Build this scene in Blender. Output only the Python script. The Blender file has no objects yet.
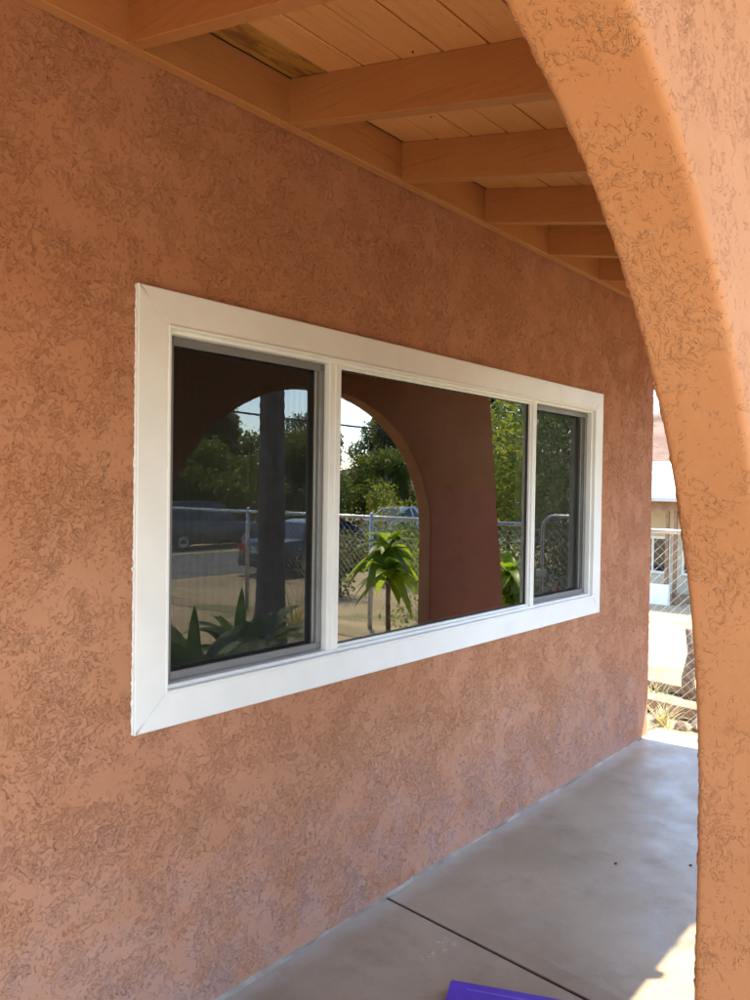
import bpy, math, random
import numpy as np
from mathutils import Vector, Matrix

random.seed(7)
rng = np.random.default_rng(11)
R_ = math.radians
scene = bpy.context.scene
COL = scene.collection

# ------------------------------------------------------------------ camera
CAM = np.array([0.0, -1.8, 1.5189])
YAW, PITCH, ROLL, FPX = 0.7004, -0.0166, 0.0151, 778.156
_cy, _sy, _cp, _sp = math.cos(YAW), math.sin(YAW), math.cos(PITCH), math.sin(PITCH)
_F = np.array([_cy * _cp, _sy * _cp, _sp])
_R = np.array([_sy, -_cy, 0.0])
_U = np.cross(_R, _F)
_R2 = _R * math.cos(ROLL) + _U * math.sin(ROLL)
_U2 = -_R * math.sin(ROLL) + _U * math.cos(ROLL)
cam_data = bpy.data.cameras.new('camera')
cam = bpy.data.objects.new('camera', cam_data)
COL.objects.link(cam)
cam.matrix_world = Matrix(((_R2[0], _U2[0], -_F[0], CAM[0]),
                           (_R2[1], _U2[1], -_F[1], CAM[1]),
                           (_R2[2], _U2[2], -_F[2], CAM[2]),
                           (0, 0, 0, 1)))
cam_data.sensor_fit = 'VERTICAL'
cam_data.sensor_height = 36.0
cam_data.sensor_width = 27.0
cam_data.lens = FPX / 1000.0 * 36.0
cam_data.clip_start = 0.02
cam_data.clip_end = 3000.0
scene.camera = cam

# ------------------------------------------------------------------ sky, sun, exposure
SUN = np.array([0.40, -0.42, 1.0])
SUN = SUN / np.linalg.norm(SUN)
world = bpy.data.worlds.new('World')
scene.world = world
world.use_nodes = True
wt = world.node_tree
wt.nodes.clear()
w_out = wt.nodes.new('ShaderNodeOutputWorld')
w_bg = wt.nodes.new('ShaderNodeBackground')
w_sky = wt.nodes.new('ShaderNodeTexSky')
w_sky.sky_type = 'NISHITA'
w_sky.sun_disc = False
w_sky.sun_elevation = math.asin(SUN[2])
w_sky.sun_rotation = math.atan2(SUN[0], SUN[1])
w_sky.air_density = 1.0
w_sky.dust_density = 0.6
w_sky.ozone_density = 1.6
w_bg.inputs['Strength'].default_value = 0.15
wt.links.new(w_sky.outputs[0], w_bg.inputs[0])
wt.links.new(w_bg.outputs[0], w_out.inputs[0])

sun_data = bpy.data.lights.new('sun', 'SUN')
sun_data.energy = 2.5
sun_data.angle = R_(0.53)
sun_data.color = (1.0, 0.885, 0.62)
sun = bpy.data.objects.new('sun', sun_data)
COL.objects.link(sun)
sun.location = (10, -10, 25)
sun.rotation_euler = Vector(SUN).to_track_quat('Z', 'Y').to_euler()

scene.view_settings.view_transform = 'Standard'
scene.view_settings.look = 'None'
scene.view_settings.exposure = 2.82
scene.view_settings.gamma = 1.0
scene.view_settings.use_curve_mapping = False
scene.render.engine = 'CYCLES'
scene.cycles.max_bounces = 12
scene.cycles.diffuse_bounces = 6
scene.cycles.glossy_bounces = 5
scene.cycles.transparent_max_bounces = 24
scene.cycles.sample_clamp_indirect = 8.0
scene.cycles.use_denoising = True
scene.cycles.caustics_reflective = True

# ------------------------------------------------------------------ helpers: objects
def wloc(o):
    p = np.zeros(3)
    while o is not None:
        p += np.array(o.location)
        o = o.parent
    return p

def tag(o, label=None, cat=None, group=None, kind=None):
    if label: o['label'] = label
    if cat: o['category'] = cat
    if group: o['group'] = group
    if kind: o['kind'] = kind
    return o

def empty(name, loc, label=None, cat=None, group=None, kind=None, parent=None):
    o = bpy.data.objects.new(name, None)
    o.empty_display_size = 0.1
    COL.objects.link(o)
    if parent is not None:
        o.parent = parent
        o.location = np.array(loc) - wloc(parent)
    else:
        o.location = loc
    return tag(o, label, cat, group, kind)

def mesh_obj(name, V, F, mat, parent=None, smooth=False, base=None, mats=None, fmi=None):
    """V world coordinates; stored relative to the parent (or to base)."""
    V = np.asarray(V, dtype=np.float64).reshape(-1, 3)
    origin = wloc(parent) if parent is not None else np.array(base if base is not None else (0, 0, 0), dtype=float)
    me = bpy.data.meshes.new(name)
    L = V - origin
    if isinstance(F, np.ndarray):
        n, k = F.shape
        me.vertices.add(len(L)); me.vertices.foreach_set('co', L.astype(np.float32).ravel())
        me.loops.add(n * k); me.loops.foreach_set('vertex_index', F.astype(np.int32).ravel())
        me.polygons.add(n)
        me.polygons.foreach_set('loop_start', np.arange(0, n * k, k, dtype=np.int32))
        me.polygons.foreach_set('loop_total', np.full(n, k, dtype=np.int32))
        me.update(calc_edges=True)
    else:
        me.from_pydata(L.tolist(), [], F)
        me.update()
    if mats:
        for m in mats: me.materials.append(m)
        if fmi is not None: me.polygons.foreach_set('material_index', np.asarray(fmi, dtype=np.int32))
    else:
        me.materials.append(mat)
    if smooth:
        me.polygons.foreach_set('use_smooth', np.ones(len(me.polygons), dtype=bool))
    o = bpy.data.objects.new(name, me)
    COL.objects.link(o)
    if parent is not None:
        o.parent = parent
    else:
        o.location = origin
    return o

class MB:
    """collects shapes for ONE mesh object"""
    def __init__(self): self.V = []; self.F = []
    def add(self, V, F):
        b = len(self.V)
        self.V += [tuple(map(float, v)) for v in V]
        self.F += [tuple(int(i) + b for i in f) for f in F]
        return self
    def box(self, a, b, bevel=0.0):
        x0, y0, z0 = a; x1, y1, z1 = b
        if bevel <= 0:
            V = [(x0,y0,z0),(x1,y0,z0),(x1,y1,z0),(x0,y1,z0),(x0,y0,z1),(x1,y0,z1),(x1,y1,z1),(x0,y1,z1)]
            return self.add(V, [(0,3,2,1),(4,5,6,7),(0,1,5,4),(1,2,6,5),(2,3,7,6),(3,0,4,7)])
        c = bevel
        V = []; idx = {}
        for i, x in enumerate((x0, x1)):
            for j, y in enumerate((y0, y1)):
                for k, z in enumerate((z0, z1)):
                    sx = c if i == 0 else -c; sy = c if j == 0 else -c; sz = c if k == 0 else -c
                    idx[i,j,k,'x'] = len(V); V.append((x, y+sy, z+sz))
                    idx[i,j,k,'y'] = len(V); V.append((x+sx, y, z+sz))
                    idx[i,j,k,'z'] = len(V); V.append((x+sx, y+sy, z))
        F = []
        for i in (0,1):
            f = [idx[i,0,0,'x'],idx[i,1,0,'x'],idx[i,1,1,'x'],idx[i,0,1,'x']]; F.append(f if i else f[::-1])
            f = [idx[0,i,0,'y'],idx[0,i,1,'y'],idx[1,i,1,'y'],idx[1,i,0,'y']]; F.append(f if i else f[::-1])
            f = [idx[0,0,i,'z'],idx[1,0,i,'z'],idx[1,1,i,'z'],idx[0,1,i,'z']]; F.append(f if i else f[::-1])
        for a_ in (0,1):
            for b_ in (0,1):
                F.append([idx[a_,b_,0,'x'],idx[a_,b_,1,'x'],idx[a_,b_,1,'y'],idx[a_,b_,0,'y']])
                F.append([idx[a_,0,b_,'x'],idx[a_,1,b_,'x'],idx[a_,1,b_,'z'],idx[a_,0,b_,'z']])
                F.append([idx[0,a_,b_,'y'],idx[1,a_,b_,'y'],idx[1,a_,b_,'z'],idx[0,a_,b_,'z']])
        for i in (0,1):
            for j in (0,1):
                for k in (0,1):
                    F.append([idx[i,j,k,'x'],idx[i,j,k,'y'],idx[i,j,k,'z']])
        return self.add(V, F)
    def hexa(self, V8):
        return self.add(V8, [(0,3,2,1),(4,5,6,7),(0,1,5,4),(1,2,6,5),(2,3,7,6),(3,0,4,7)])
    def tube(self, pts, r, n=8, cap=True, closed=False):
        pts = [np.array(p, float) for p in pts]
        m = len(pts)
        rr = r if hasattr(r, '__len__') else [r] * m
        b = len(self.V)
        up = np.array((0.0, 0.0, 1.0))
        prev = None
        for i in range(m):
            t = pts[min(i+1, m-1)] - pts[max(i-1, 0)]
            t = t / (np.linalg.norm(t) + 1e-12)
            if prev is None:
                ref = up if abs(t[2]) < 0.9 else np.array((1.0, 0, 0))
                u = np.cross(t, ref)
            else:
                u = prev - t * np.dot(prev, t)
            u = u / (np.linalg.norm(u) + 1e-12); prev = u
            w = np.cross(t, u)
            for k in range(n):
                a = 2 * math.pi * k / n
                self.V.append(tuple(pts[i] + rr[i] * (math.cos(a) * u + math.sin(a) * w)))
        for i in range(m - 1):
            for k in range(n):
                k2 = (k + 1) % n
                self.F.append((b+i*n+k, b+i*n+k2, b+(i+1)*n+k2, b+(i+1)*n+k))
        if cap:
            self.F.append(tuple(b + k for k in range(n))[::-1])
            self.F.append(tuple(b + (m-1)*n + k for k in range(n)))
        return self
    def build(self, name, mat, parent=None, smooth=False, base=None):
        return mesh_obj(name, self.V, self.F, mat, parent, smooth, base)

def sstep(a, b, x):
    t = np.clip((np.asarray(x, float) - a) / (b - a), 0, 1)
    return t * t * (3 - 2 * t)

def grid_faces(nu, nv, flip=False):
    i = np.arange(nu - 1)[:, None] * nv + np.arange(nv - 1)[None, :]
    f = np.stack([i, i + nv, i + nv + 1, i + 1], axis=-1).reshape(-1, 4)
    return f[:, ::-1] if flip else f

# ------------------------------------------------------------------ helpers: materials
def new_mat(name):
    m = bpy.data.materials.new(name); m.use_nodes = True
    m.node_tree.nodes.clear()
    return m, m.node_tree

def nd(t, typ, ins=None, **props):
    n = t.nodes.new(typ)
    for k, v in props.items(): setattr(n, k, v)
    for k, v in (ins or {}).items():
        if isinstance(v, bpy.types.NodeSocket): t.links.new(v, n.inputs[k])
        elif isinstance(v, bpy.types.Node): t.links.new(v.outputs[0], n.inputs[k])
        else: n.inputs[k].default_value = v
    return n

def mth(t, op, a, b=0.0, c=None, clamp=False):
    ins = {0: a, 1: b}
    if c is not None: ins[2] = c
    return nd(t, 'ShaderNodeMath', ins, operation=op, use_clamp=clamp).outputs[0]

def vmth(t, op, a, b=(0, 0, 0), s=None):
    ins = {0: a, 1: b}
    n = nd(t, 'ShaderNodeVectorMath', ins, operation=op)
    if s is not None: n.inputs['Scale'].default_value = s
    return n.outputs[0]

def mixc(t, fac, a, b, blend='MIX'):
    n = nd(t, 'ShaderNodeMix', None, data_type='RGBA', blend_type=blend)
    for i, v in ((0, fac), (6, a), (7, b)):
        if isinstance(v, bpy.types.NodeSocket): t.links.new(v, n.inputs[i])
        else: n.inputs[i].default_value = v if i == 0 else (*v[:3], 1.0)
    return n.outputs[2]

def smap(t, v, a, b, lo=0.0, hi=1.0, kind='SMOOTHSTEP'):
    return nd(t, 'ShaderNodeMapRange', {0: v, 1: a, 2: b, 3: lo, 4: hi}, interpolation_type=kind).outputs[0]

def noise(t, vec, scale, detail=3.0, rough=0.55, dist=0.0, col=False):
    n = nd(t, 'ShaderNodeTexNoise', {'Vector': vec, 'Scale': scale, 'Detail': detail, 'Roughness': rough, 'Distortion': dist})
    return n.outputs[1] if col else n.outputs[0]

def coords(t, kind='Object'):
    return nd(t, 'ShaderNodeTexCoord').outputs[kind]

def finish(t, bsdf, disp=None):
    o = nd(t, 'ShaderNodeOutputMaterial')
    t.links.new(bsdf if isinstance(bsdf, bpy.types.NodeSocket) else bsdf.outputs[0], o.inputs[0])
    if disp is not None: t.links.new(disp, o.inputs[2])

def principled(t, col, rough=0.5, spec=0.5, metal=0.0, normal=None, **kw):
    ins = {'Base Color': col if isinstance(col, bpy.types.NodeSocket) else (*col[:3], 1.0), 'Roughness': rough,
           'Metallic': metal, 'Specular IOR Level': spec}
    if normal is not None: ins['Normal'] = normal
    ins.update(kw)
    return nd(t, 'ShaderNodeBsdfPrincipled', ins)

def simple(name, col, rough=0.5, spec=0.5, metal=0.0, var=0.12, scale=8.0, bump=0.0, bscale=200.0):
    m, t = new_mat(name)
    co = coords(t)
    n = noise(t, co, scale, 4)
    c = mixc(t, smap(t, n, 0.3, 0.7), tuple(v * (1 - var) for v in col), tuple(min(1, v * (1 + var)) for v in col))
    r = smap(t, noise(t, co, scale * 2.3, 3), 0.3, 0.7, max(0, rough - 0.08), min(1, rough + 0.08))
    nrm = None
    if bump > 0:
        nrm = nd(t, 'ShaderNodeBump', {'Strength': 1.0, 'Distance': bump, 'Height': noise(t, co, bscale, 3)}).outputs[0]
    finish(t, principled(t, c, r, spec, metal, nrm))
    return m

def stucco(name, c0, c1, amp=1.0, dado=False, dust_skytint=False, fs=1.0, base=(0, 0, 0), dlo=0.38, dhi=0.60):
    m, t = new_mat(name)
    m.displacement_method = 'BOTH'
    co0 = vmth(t, 'ADD', coords(t), base)
    co = vmth(t, 'SCALE', co0, s=fs)
    wv = noise(t, co, 11.0, 3, 0.6, col=True)
    warp = vmth(t, 'SCALE', vmth(t, 'SUBTRACT', wv, (0.5, 0.5, 0.5)), s=0.10)
    p = vmth(t, 'ADD', co, warp)
    wv2 = noise(t, co, 60.0, 2, 0.5, col=True)
    p2 = vmth(t, 'ADD', p, vmth(t, 'SCALE', vmth(t, 'SUBTRACT', wv2, (0.5, 0.5, 0.5)), s=0.022))
    n1 = noise(t, p, 5.2, 4, 0.6)               # how hard the trowel flattened the coat
    dens = smap(t, n1, dlo, dhi)
    n2 = noise(t, p2, 78.0, 3, 0.58)            # small worm-like pits
    thr = mth(t, 'MULTIPLY_ADD', dens, -0.15, 0.655)
    pit = smap(t, mth(t, 'SUBTRACT', n2, thr), 0.0, 0.07)
    n3 = noise(t, p2, 27.0, 4, 0.62)            # longer torn lips
    thr3 = mth(t, 'MULTIPLY_ADD', dens, -0.12, 0.66)
    tear = smap(t, mth(t, 'SUBTRACT', n3, thr3), 0.0, 0.03)
    n4 = noise(t, p2, 15.0, 5, 0.68)
    lip = smap(t, mth(t, 'ABSOLUTE', mth(t, 'SUBTRACT', n4, 0.5)), 0.012, 0.0)
    lip = mth(t, 'MULTIPLY', lip, smap(t, noise(t, co, 8.0, 3), 0.48, 0.60))
    h = mth(t, 'SUBTRACT', 1.0, mth(t, 'MULTIPLY', pit, 0.62))
    h = mth(t, 'SUBTRACT', h, mth(t, 'MULTIPLY', tear, 0.45))
    h = mth(t, 'SUBTRACT', h, mth(t, 'MULTIPLY', lip, 0.40))
    fine = noise(t, co0, 420.0, 3, 0.6)
    med = noise(t, co0, 7.0, 2)
    h = mth(t, 'ADD', h, mth(t, 'MULTIPLY', fine, 0.20))
    h = mth(t, 'ADD', h, mth(t, 'MULTIPLY', med, 0.6))
    disp = nd(t, 'ShaderNodeDisplacement', {'Height': h, 'Midlevel': 1.2, 'Scale': 0.0042 * amp})
    # colour: one paint, faded unevenly
    big = noise(t, co0, 2.2, 4, 0.6)
    c = mixc(t, smap(t, big, 0.3, 0.7), c0, c1)
    c = mixc(t, mth(t, 'MULTIPLY', smap(t, noise(t, p, 30.0, 4, 0.7), 0.5, 0.75), 0.12), c, tuple(min(1, v * 1.25 + 0.02) for v in c1))
    sx = nd(t, 'ShaderNodeSeparateXYZ', {0: co0})
    if dado:                                     # the last pier was repainted up to chest height
        msk = mth(t, 'MULTIPLY', mth(t, 'GREATER_THAN', sx.outputs[0], 4.50), mth(t, 'GREATER_THAN', sx.outputs[1], -1.436))
        edge = mth(t, 'ADD', sx.outputs[2], mth(t, 'MULTIPLY', noise(t, co0, 40.0, 2), 0.012))
        msk = mth(t, 'MULTIPLY', msk, mth(t, 'LESS_THAN', edge, 1.52))
        c = mixc(t, mth(t, 'MULTIPLY', msk, 0.55), c, (0.40, 0.13, 0.095))
    if dust_skytint:                                    # dust on the lower wall, with the pink of sky light painted in
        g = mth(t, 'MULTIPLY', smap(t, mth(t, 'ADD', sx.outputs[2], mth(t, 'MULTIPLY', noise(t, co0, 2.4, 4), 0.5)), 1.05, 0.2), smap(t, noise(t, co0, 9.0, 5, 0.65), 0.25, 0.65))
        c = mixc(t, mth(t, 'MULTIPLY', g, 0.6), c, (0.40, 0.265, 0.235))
    finish(t, principled(t, c, 0.88, 0.25), disp.outputs[0])
    return m

def painted_wood(name, c0, c1, axis='X', stain=False):
    m, t = new_mat(name)
    co = coords(t)
    sc = {'X': (1.2, 26, 26), 'Y': (26, 1.2, 26)}[axis]
    mp = nd(t, 'ShaderNodeMapping', {'Vector': co, 'Scale': sc})
    rnd = nd(t, 'ShaderNodeObjectInfo').outputs['Random']
    mpo = vmth(t, 'ADD', mp.outputs[0], nd(t, 'ShaderNodeCombineXYZ', {0: mth(t, 'MULTIPLY', rnd, 37.0), 1: mth(t, 'MULTIPLY', rnd, 11.0), 2: 0.0}).outputs[0])
    g = noise(t, mpo, 3.0, 6, 0.62, 0.6)
    blot = noise(t, co, 3.5, 4)
    c = mixc(t, smap(t, blot, 0.3, 0.7), c0, c1)
    c = mixc(t, mth(t, 'MULTIPLY', smap(t, g, 0.50, 0.72), 0.42), c, tuple(v * 0.55 for v in c0))
    c = mixc(t, mth(t, 'MULTIPLY_ADD', rnd, 0.22, 0.0), c, tuple(v * 0.72 for v in c0))
    spots = smap(t, noise(t, co, 55.0, 2), 0.70, 0.74)
    c = mixc(t, mth(t, 'MULTIPLY', spots, 0.5), c, (0.12, 0.05, 0.02))
    if stain:
        s = noise(t, nd(t, 'ShaderNodeMapping', {'Vector': co, 'Location': (0.4, 0.2, 0), 'Scale': (4, 14, 1)}).outputs[0], 1.5, 5, 0.6, 0.8)
        c = mixc(t, smap(t, s, 0.36, 0.60), (0.20, 0.085, 0.025), (0.42, 0.21, 0.040))
    nrm = nd(t, 'ShaderNodeBump', {'Strength': 0.7, 'Distance': 0.002, 'Height': g}).outputs[0]
    finish(t, principled(t, c, 0.6, 0.35, 0.0, nrm))
    return m

def leaf_mat(name, cols, trans=0.35, rough=0.45, per_object=False):
    m, t = new_mat(name)
    rnd = nd(t, 'ShaderNodeObjectInfo').outputs['Random'] if per_object else nd(t, 'ShaderNodeNewGeometry').outputs['Random Per Island']
    r = nd(t, 'ShaderNodeValToRGB', {0: rnd})
    els = r.color_ramp.elements
    els[0].color = (*cols[0], 1); els[1].color = (*cols[-1], 1)
    for i, c in enumerate(cols[1:-1]):
        e = els.new((i + 1) / (len(cols) - 1)); e.color = (*c, 1)
    pb = principled(t, r.outputs[0], rough, 0.35)
    tc = mixc(t, 0.6, r.outputs[0], (1.0, 0.95, 0.25), 'MULTIPLY')
    tr = nd(t, 'ShaderNodeBsdfTranslucent', {'Color': mixc(t, 1.0, tc, (1.9, 1.9, 1.6), 'MULTIPLY')})
    mx = nd(t, 'ShaderNodeMixShader', {0: trans, 1: pb.outputs[0], 2: tr.outputs[0]})
    finish(t, mx)
    return m

M = {}
M['stucco'] = stucco('stucco_wall_paint', (0.422, 0.185, 0.092), (0.468, 0.220, 0.122), amp=1.1, fs=1.12, dlo=0.34, dhi=0.57, dust_skytint=True, base=(1.0, 0.0, -0.2))
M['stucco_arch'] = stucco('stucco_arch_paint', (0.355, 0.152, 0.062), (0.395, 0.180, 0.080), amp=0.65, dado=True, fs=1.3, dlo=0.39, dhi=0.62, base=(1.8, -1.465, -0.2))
M['board'] = painted_wood('roof_board_paint', (0.66, 0.315, 0.105), (0.71, 0.35, 0.13), 'X')
M['stained'] = painted_wood('bare_stained_wood', (0.3, 0.17, 0.05), (0.4, 0.22, 0.06), 'X', stain=True)
M['rafter'] = painted_wood('rafter_paint', (0.42, 0.172, 0.055), (0.46, 0.20, 0.070), 'Y')
M['ledger'] = painted_wood('ledger_paint', (0.43, 0.18, 0.060), (0.47, 0.21, 0.078), 'X')
M['vinyl'] = simple('white_vinyl', (0.79, 0.785, 0.745), 0.38, 0.5, var=0.035, scale=5)
M['caulk'] = simple('white_caulk', (0.80, 0.79, 0.75), 0.6, 0.4, var=0.05, scale=30)
M['alu'] = simple('grey_painted_aluminium', (0.20, 0.20, 0.195), 0.42, 0.5, 0.2, var=0.06, scale=12)
M['key'] = simple('dark_grey_plastic', (0.11, 0.11, 0.11), 0.5, var=0.05)
M['steel'] = simple('galvanised_steel', (0.50, 0.51, 0.52), 0.38, 0.5, 0.85, var=0.12, scale=14)
M['wire'] = simple('galvanised_wire', (0.66, 0.66, 0.64), 0.5, 0.5, 0.15, var=0.1)
M['gasket'] = simple('dark_gasket', (0.03, 0.03, 0.03), 0.6)
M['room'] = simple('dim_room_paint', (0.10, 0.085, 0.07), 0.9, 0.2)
M['nail'] = simple('rusty_nail', (0.07, 0.035, 0.02), 0.7, 0.4, 0.4)

def glass_mat():
    m, t = new_mat('double_glazing')
    fr = nd(t, 'ShaderNodeFresnel', {'IOR': 2.45})
    co = coords(t)
    nrm = nd(t, 'ShaderNodeBump', {'Strength': 0.03, 'Distance': 0.004, 'Height': noise(t, co, 2.6, 1)}).outputs[0]
    gl = nd(t, 'ShaderNodeBsdfGlossy', {'Color': (0.97, 0.99, 0.98, 1), 'Roughness': 0.0, 'Normal': nrm})
    tr = nd(t, 'ShaderNodeBsdfTransparent', {'Color': (0.62, 0.68, 0.64, 1)})
    mx = nd(t, 'ShaderNodeMixShader', {0: fr.outputs[0], 1: tr.outputs[0], 2: gl.outputs[0]})
    finish(t, mx)
    return m
M['glass'] = glass_mat()

def screen_mat():
    m, t = new_mat('insect_mesh')
    co = coords(t)
    sx = nd(t, 'ShaderNodeSeparateXYZ', {0: co})
    wob = mth(t, 'MULTIPLY', noise(t, co, 3.0, 2), 3.2)
    st = mth(t, 'SINE', mth(t, 'ADD', mth(t, 'MULTIPLY', sx.outputs[0], 240.0), wob))
    fac = mth(t, 'MULTIPLY_ADD', st, 0.03, 0.36)
    df = principled(t, (0.022, 0.022, 0.021), 0.6, 0.25)
    tr = nd(t, 'ShaderNodeBsdfTransparent', {'Color': (1, 1, 1, 1)})
    mx = nd(t, 'ShaderNodeMixShader', {0: fac, 1: tr.outputs[0], 2: df.outputs[0]})
    finish(t, mx)
    return m
M['screen'] = screen_mat()

def concrete_mat():
    m, t = new_mat('porch_concrete')
    co = vmth(t, 'ADD', coords(t), (1.3, -0.8, -0.2))
    sx = nd(t, 'ShaderNodeSeparateXYZ', {0: co})
    x, y = sx.outputs[0], sx.outputs[1]
    big = noise(t, co, 1.6, 5, 0.6)
    mid = noise(t, co, 9.0, 6, 0.72, 0.2)
    c = mixc(t, smap(t, big, 0.3, 0.7), (0.290, 0.232, 0.155), (0.385, 0.315, 0.222))
    c = mixc(t, mth(t, 'MULTIPLY', smap(t, mid, 0.48, 0.70), 0.35), c, (0.35, 0.315, 0.262))
    c = mixc(t, mth(t, 'MULTIPLY', smap(t, noise(t, co, 3.3, 6, 0.72, 0.3), 0.50, 0.72), 0.34), c, (0.125, 0.100, 0.073))
    c = mixc(t, mth(t, 'MULTIPLY', smap(t, noise(t, co, 260.0, 3), 0.52, 0.75), 0.45), c, (0.15, 0.12, 0.085))
    # pale cement smears kept along the wall and old paint drops by the joint
    band = smap(t, mth(t, 'ADD', y, mth(t, 'MULTIPLY', noise(t, co, 10.0, 4), 0.10)), -0.06, 0.045)
    c = mixc(t, mth(t, 'MULTIPLY', band, 0.55), c, (0.50, 0.48, 0.43))
    dx = mth(t, 'MULTIPLY', mth(t, 'SUBTRACT', x, 2.11), 8.0)
    dy = mth(t, 'MULTIPLY', mth(t, 'ADD', y, 0.338), 22.0)
    rr = mth(t, 'ADD', mth(t, 'POWER', mth(t, 'ABSOLUTE', dx), 2.0), mth(t, 'POWER', mth(t, 'ABSOLUTE', dy), 2.0))
    near = smap(t, rr, 1.0, 0.1)
    drops = mth(t, 'MULTIPLY', near, smap(t, noise(t, co, 34.0, 5, 0.7), 0.52, 0.62))
    few = mth(t, 'MULTIPLY', smap(t, noise(t, co, 22.0, 3, 0.6), 0.735, 0.75), 0.8)
    c = mixc(t, mth(t, 'MULTIPLY', mth(t, 'MAXIMUM', drops, few), 0.60), c, (0.55, 0.52, 0.45))
    rgh = smap(t, noise(t, co, 4.0, 5, 0.6), 0.3, 0.7, 0.34, 0.60)
    hgt = mth(t, 'ADD', noise(t, co, 70.0, 4, 0.6), mth(t, 'MULTIPLY', noise(t, co, 6.0, 3), 2.0))
    nrm = nd(t, 'ShaderNodeBump', {'Strength': 0.6, 'Distance': 0.0012, 'Height': hgt}).outputs[0]
    finish(t, principled(t, c, rgh, 0.28, 0.0, nrm))
    return m
M['concrete'] = concrete_mat()
M['cement'] = simple('cement_fillet', (0.29, 0.26, 0.215), 0.9, 0.2, var=0.3, scale=8, bump=0.003, bscale=90)
M['joint'] = simple('dark_joint_filler', (0.035, 0.028, 0.022), 0.9, 0.2, var=0.4, scale=40)

def dirt_mat():
    m, t = new_mat('dry_yard_soil')
    co = coords(t)
    a = noise(t, co, 0.35, 5, 0.6)
    b = noise(t, co, 5.0, 6, 0.7)
    c = mixc(t, smap(t, a, 0.3, 0.7), (0.33, 0.245, 0.14), (0.42, 0.32, 0.195))
    c = mixc(t, mth(t, 'MULTIPLY', smap(t, b, 0.5, 0.7), 0.5), c, (0.20, 0.135, 0.09))
    gr = smap(t, noise(t, co, 0.55, 5, 0.7), 0.53, 0.64)
    c = mixc(t, mth(t, 'MULTIPLY', gr, 0.55), c, (0.14, 0.15, 0.055))
    nrm = nd(t, 'ShaderNodeBump', {'Strength': 1.0, 'Distance': 0.03, 'Height': noise(t, co, 14.0, 6, 0.7)}).outputs[0]
    finish(t, principled(t, c, 0.95, 0.15, 0.0, nrm))
    return m
M['dirt'] = dirt_mat()
M['asphalt'] = simple('old_asphalt', (0.115, 0.112, 0.108), 0.9, 0.25, var=0.25, scale=1.5, bump=0.006, bscale=60)
M['hill'] = simple('dry_hillside', (0.15, 0.095, 0.072), 0.95, 0.1, var=0.4, scale=0.08, bump=0.8, bscale=0.3)

# ------------------------------------------------------------------ ground
def zt(x, y):
    x = np.asarray(x, float); y = np.asarray(y, float)
    z = -0.20 - 0.60 * sstep(-8.0, -11.5, y)
    low = sstep(5.2, 7.0, x) * sstep(-2.6, -0.6, y)
    z = z * (1 - low) - 1.0 * low
    side = sstep(7.0, 10.0, x) * (1 - sstep(-2.6, -0.6, y))
    z = z * (1 - side) - 0.72 * side
    flat = sstep(-11.5, -12.0, y)
    return z * (1 - flat) - 0.80 * flat

def axis(a, b, dens):
    out = [a]
    while out[-1] < b:
        x = out[-1]
        out.append(x + dens(x))
    out[-1] = b
    return np.array(out)
gx = axis(-300, 500, lambda x: 0.35 if -4 < x < 14 else min(20, 0.5 + 0.22 * min(abs(x + 4), abs(x - 14))))
gy = axis(-350, 350, lambda y: 0.35 if -14 < y < 4 else min(20, 0.5 + 0.22 * min(abs(y + 14), abs(y - 4))))
GX, GY = np.meshgrid(gx, gy, indexing='ij')
GZ = zt(GX, GY) + 0.02 * np.sin(GX * 1.7 + GY * 0.6) * np.sin(GY * 1.9) * (GY > -11) * (np.abs(GX) < 14)
tag(mesh_obj('ground', np.stack([GX, GY, GZ], -1), grid_faces(len(gx), len(gy)), M['dirt'], smooth=True), kind='structure')
rx_ = np.linspace(-250, 400, 90); ry_ = np.array([-19.3, -18.0, -16.6, -15.2, -14.0])
AX, AY = np.meshgrid(rx_, ry_, indexing='ij')
AZ = -0.792 + 0.02 * np.cos((AY + 16.65) / 2.65 * math.pi / 2)
tag(mesh_obj('street', np.stack([AX, AY, AZ], -1), grid_faces(len(rx_), len(ry_)), M['asphalt'], smooth=True), kind='structure')
M['bounce_walk'] = simple('bounce_walkway_concrete', (0.45, 0.40, 0.31), 0.9, 0.25, var=0.12, scale=2.0, bump=0.002, bscale=60)  # unseen pale walkway, added to bounce sunlight onto the ceiling and wall
px_ = np.linspace(-1.9, 1.75, 24); py_ = np.linspace(-11.2, -1.605, 60)
WXg, WYg = np.meshgrid(px_, py_, indexing='ij')
tag(mesh_obj('bounce_path', np.stack([WXg, WYg, np.minimum(zt(WXg, WYg) + 0.035, -0.12)], -1), grid_faces(len(px_), len(py_)), M['bounce_walk'], smooth=True), kind='structure')
hx = np.linspace(95, 420, 40); hy = np.linspace(-260, 330, 70)
HX, HY = np.meshgrid(hx, hy, indexing='ij')
HZ = -1.4 + 26 * sstep(95, 220, HX) * (0.75 + 0.25 * np.sin(HY * 0.021 + 0.5) + 0.10 * np.sin(HY * 0.09 + HX * 0.05)) * sstep(-260, -80, HY) * (1 - 0.6 * sstep(200, 330, HY))
tag(mesh_obj('hills', np.stack([HX, HY, HZ], -1), grid_faces(len(hx), len(hy)), M['hill'], smooth=True), kind='structure')

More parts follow.
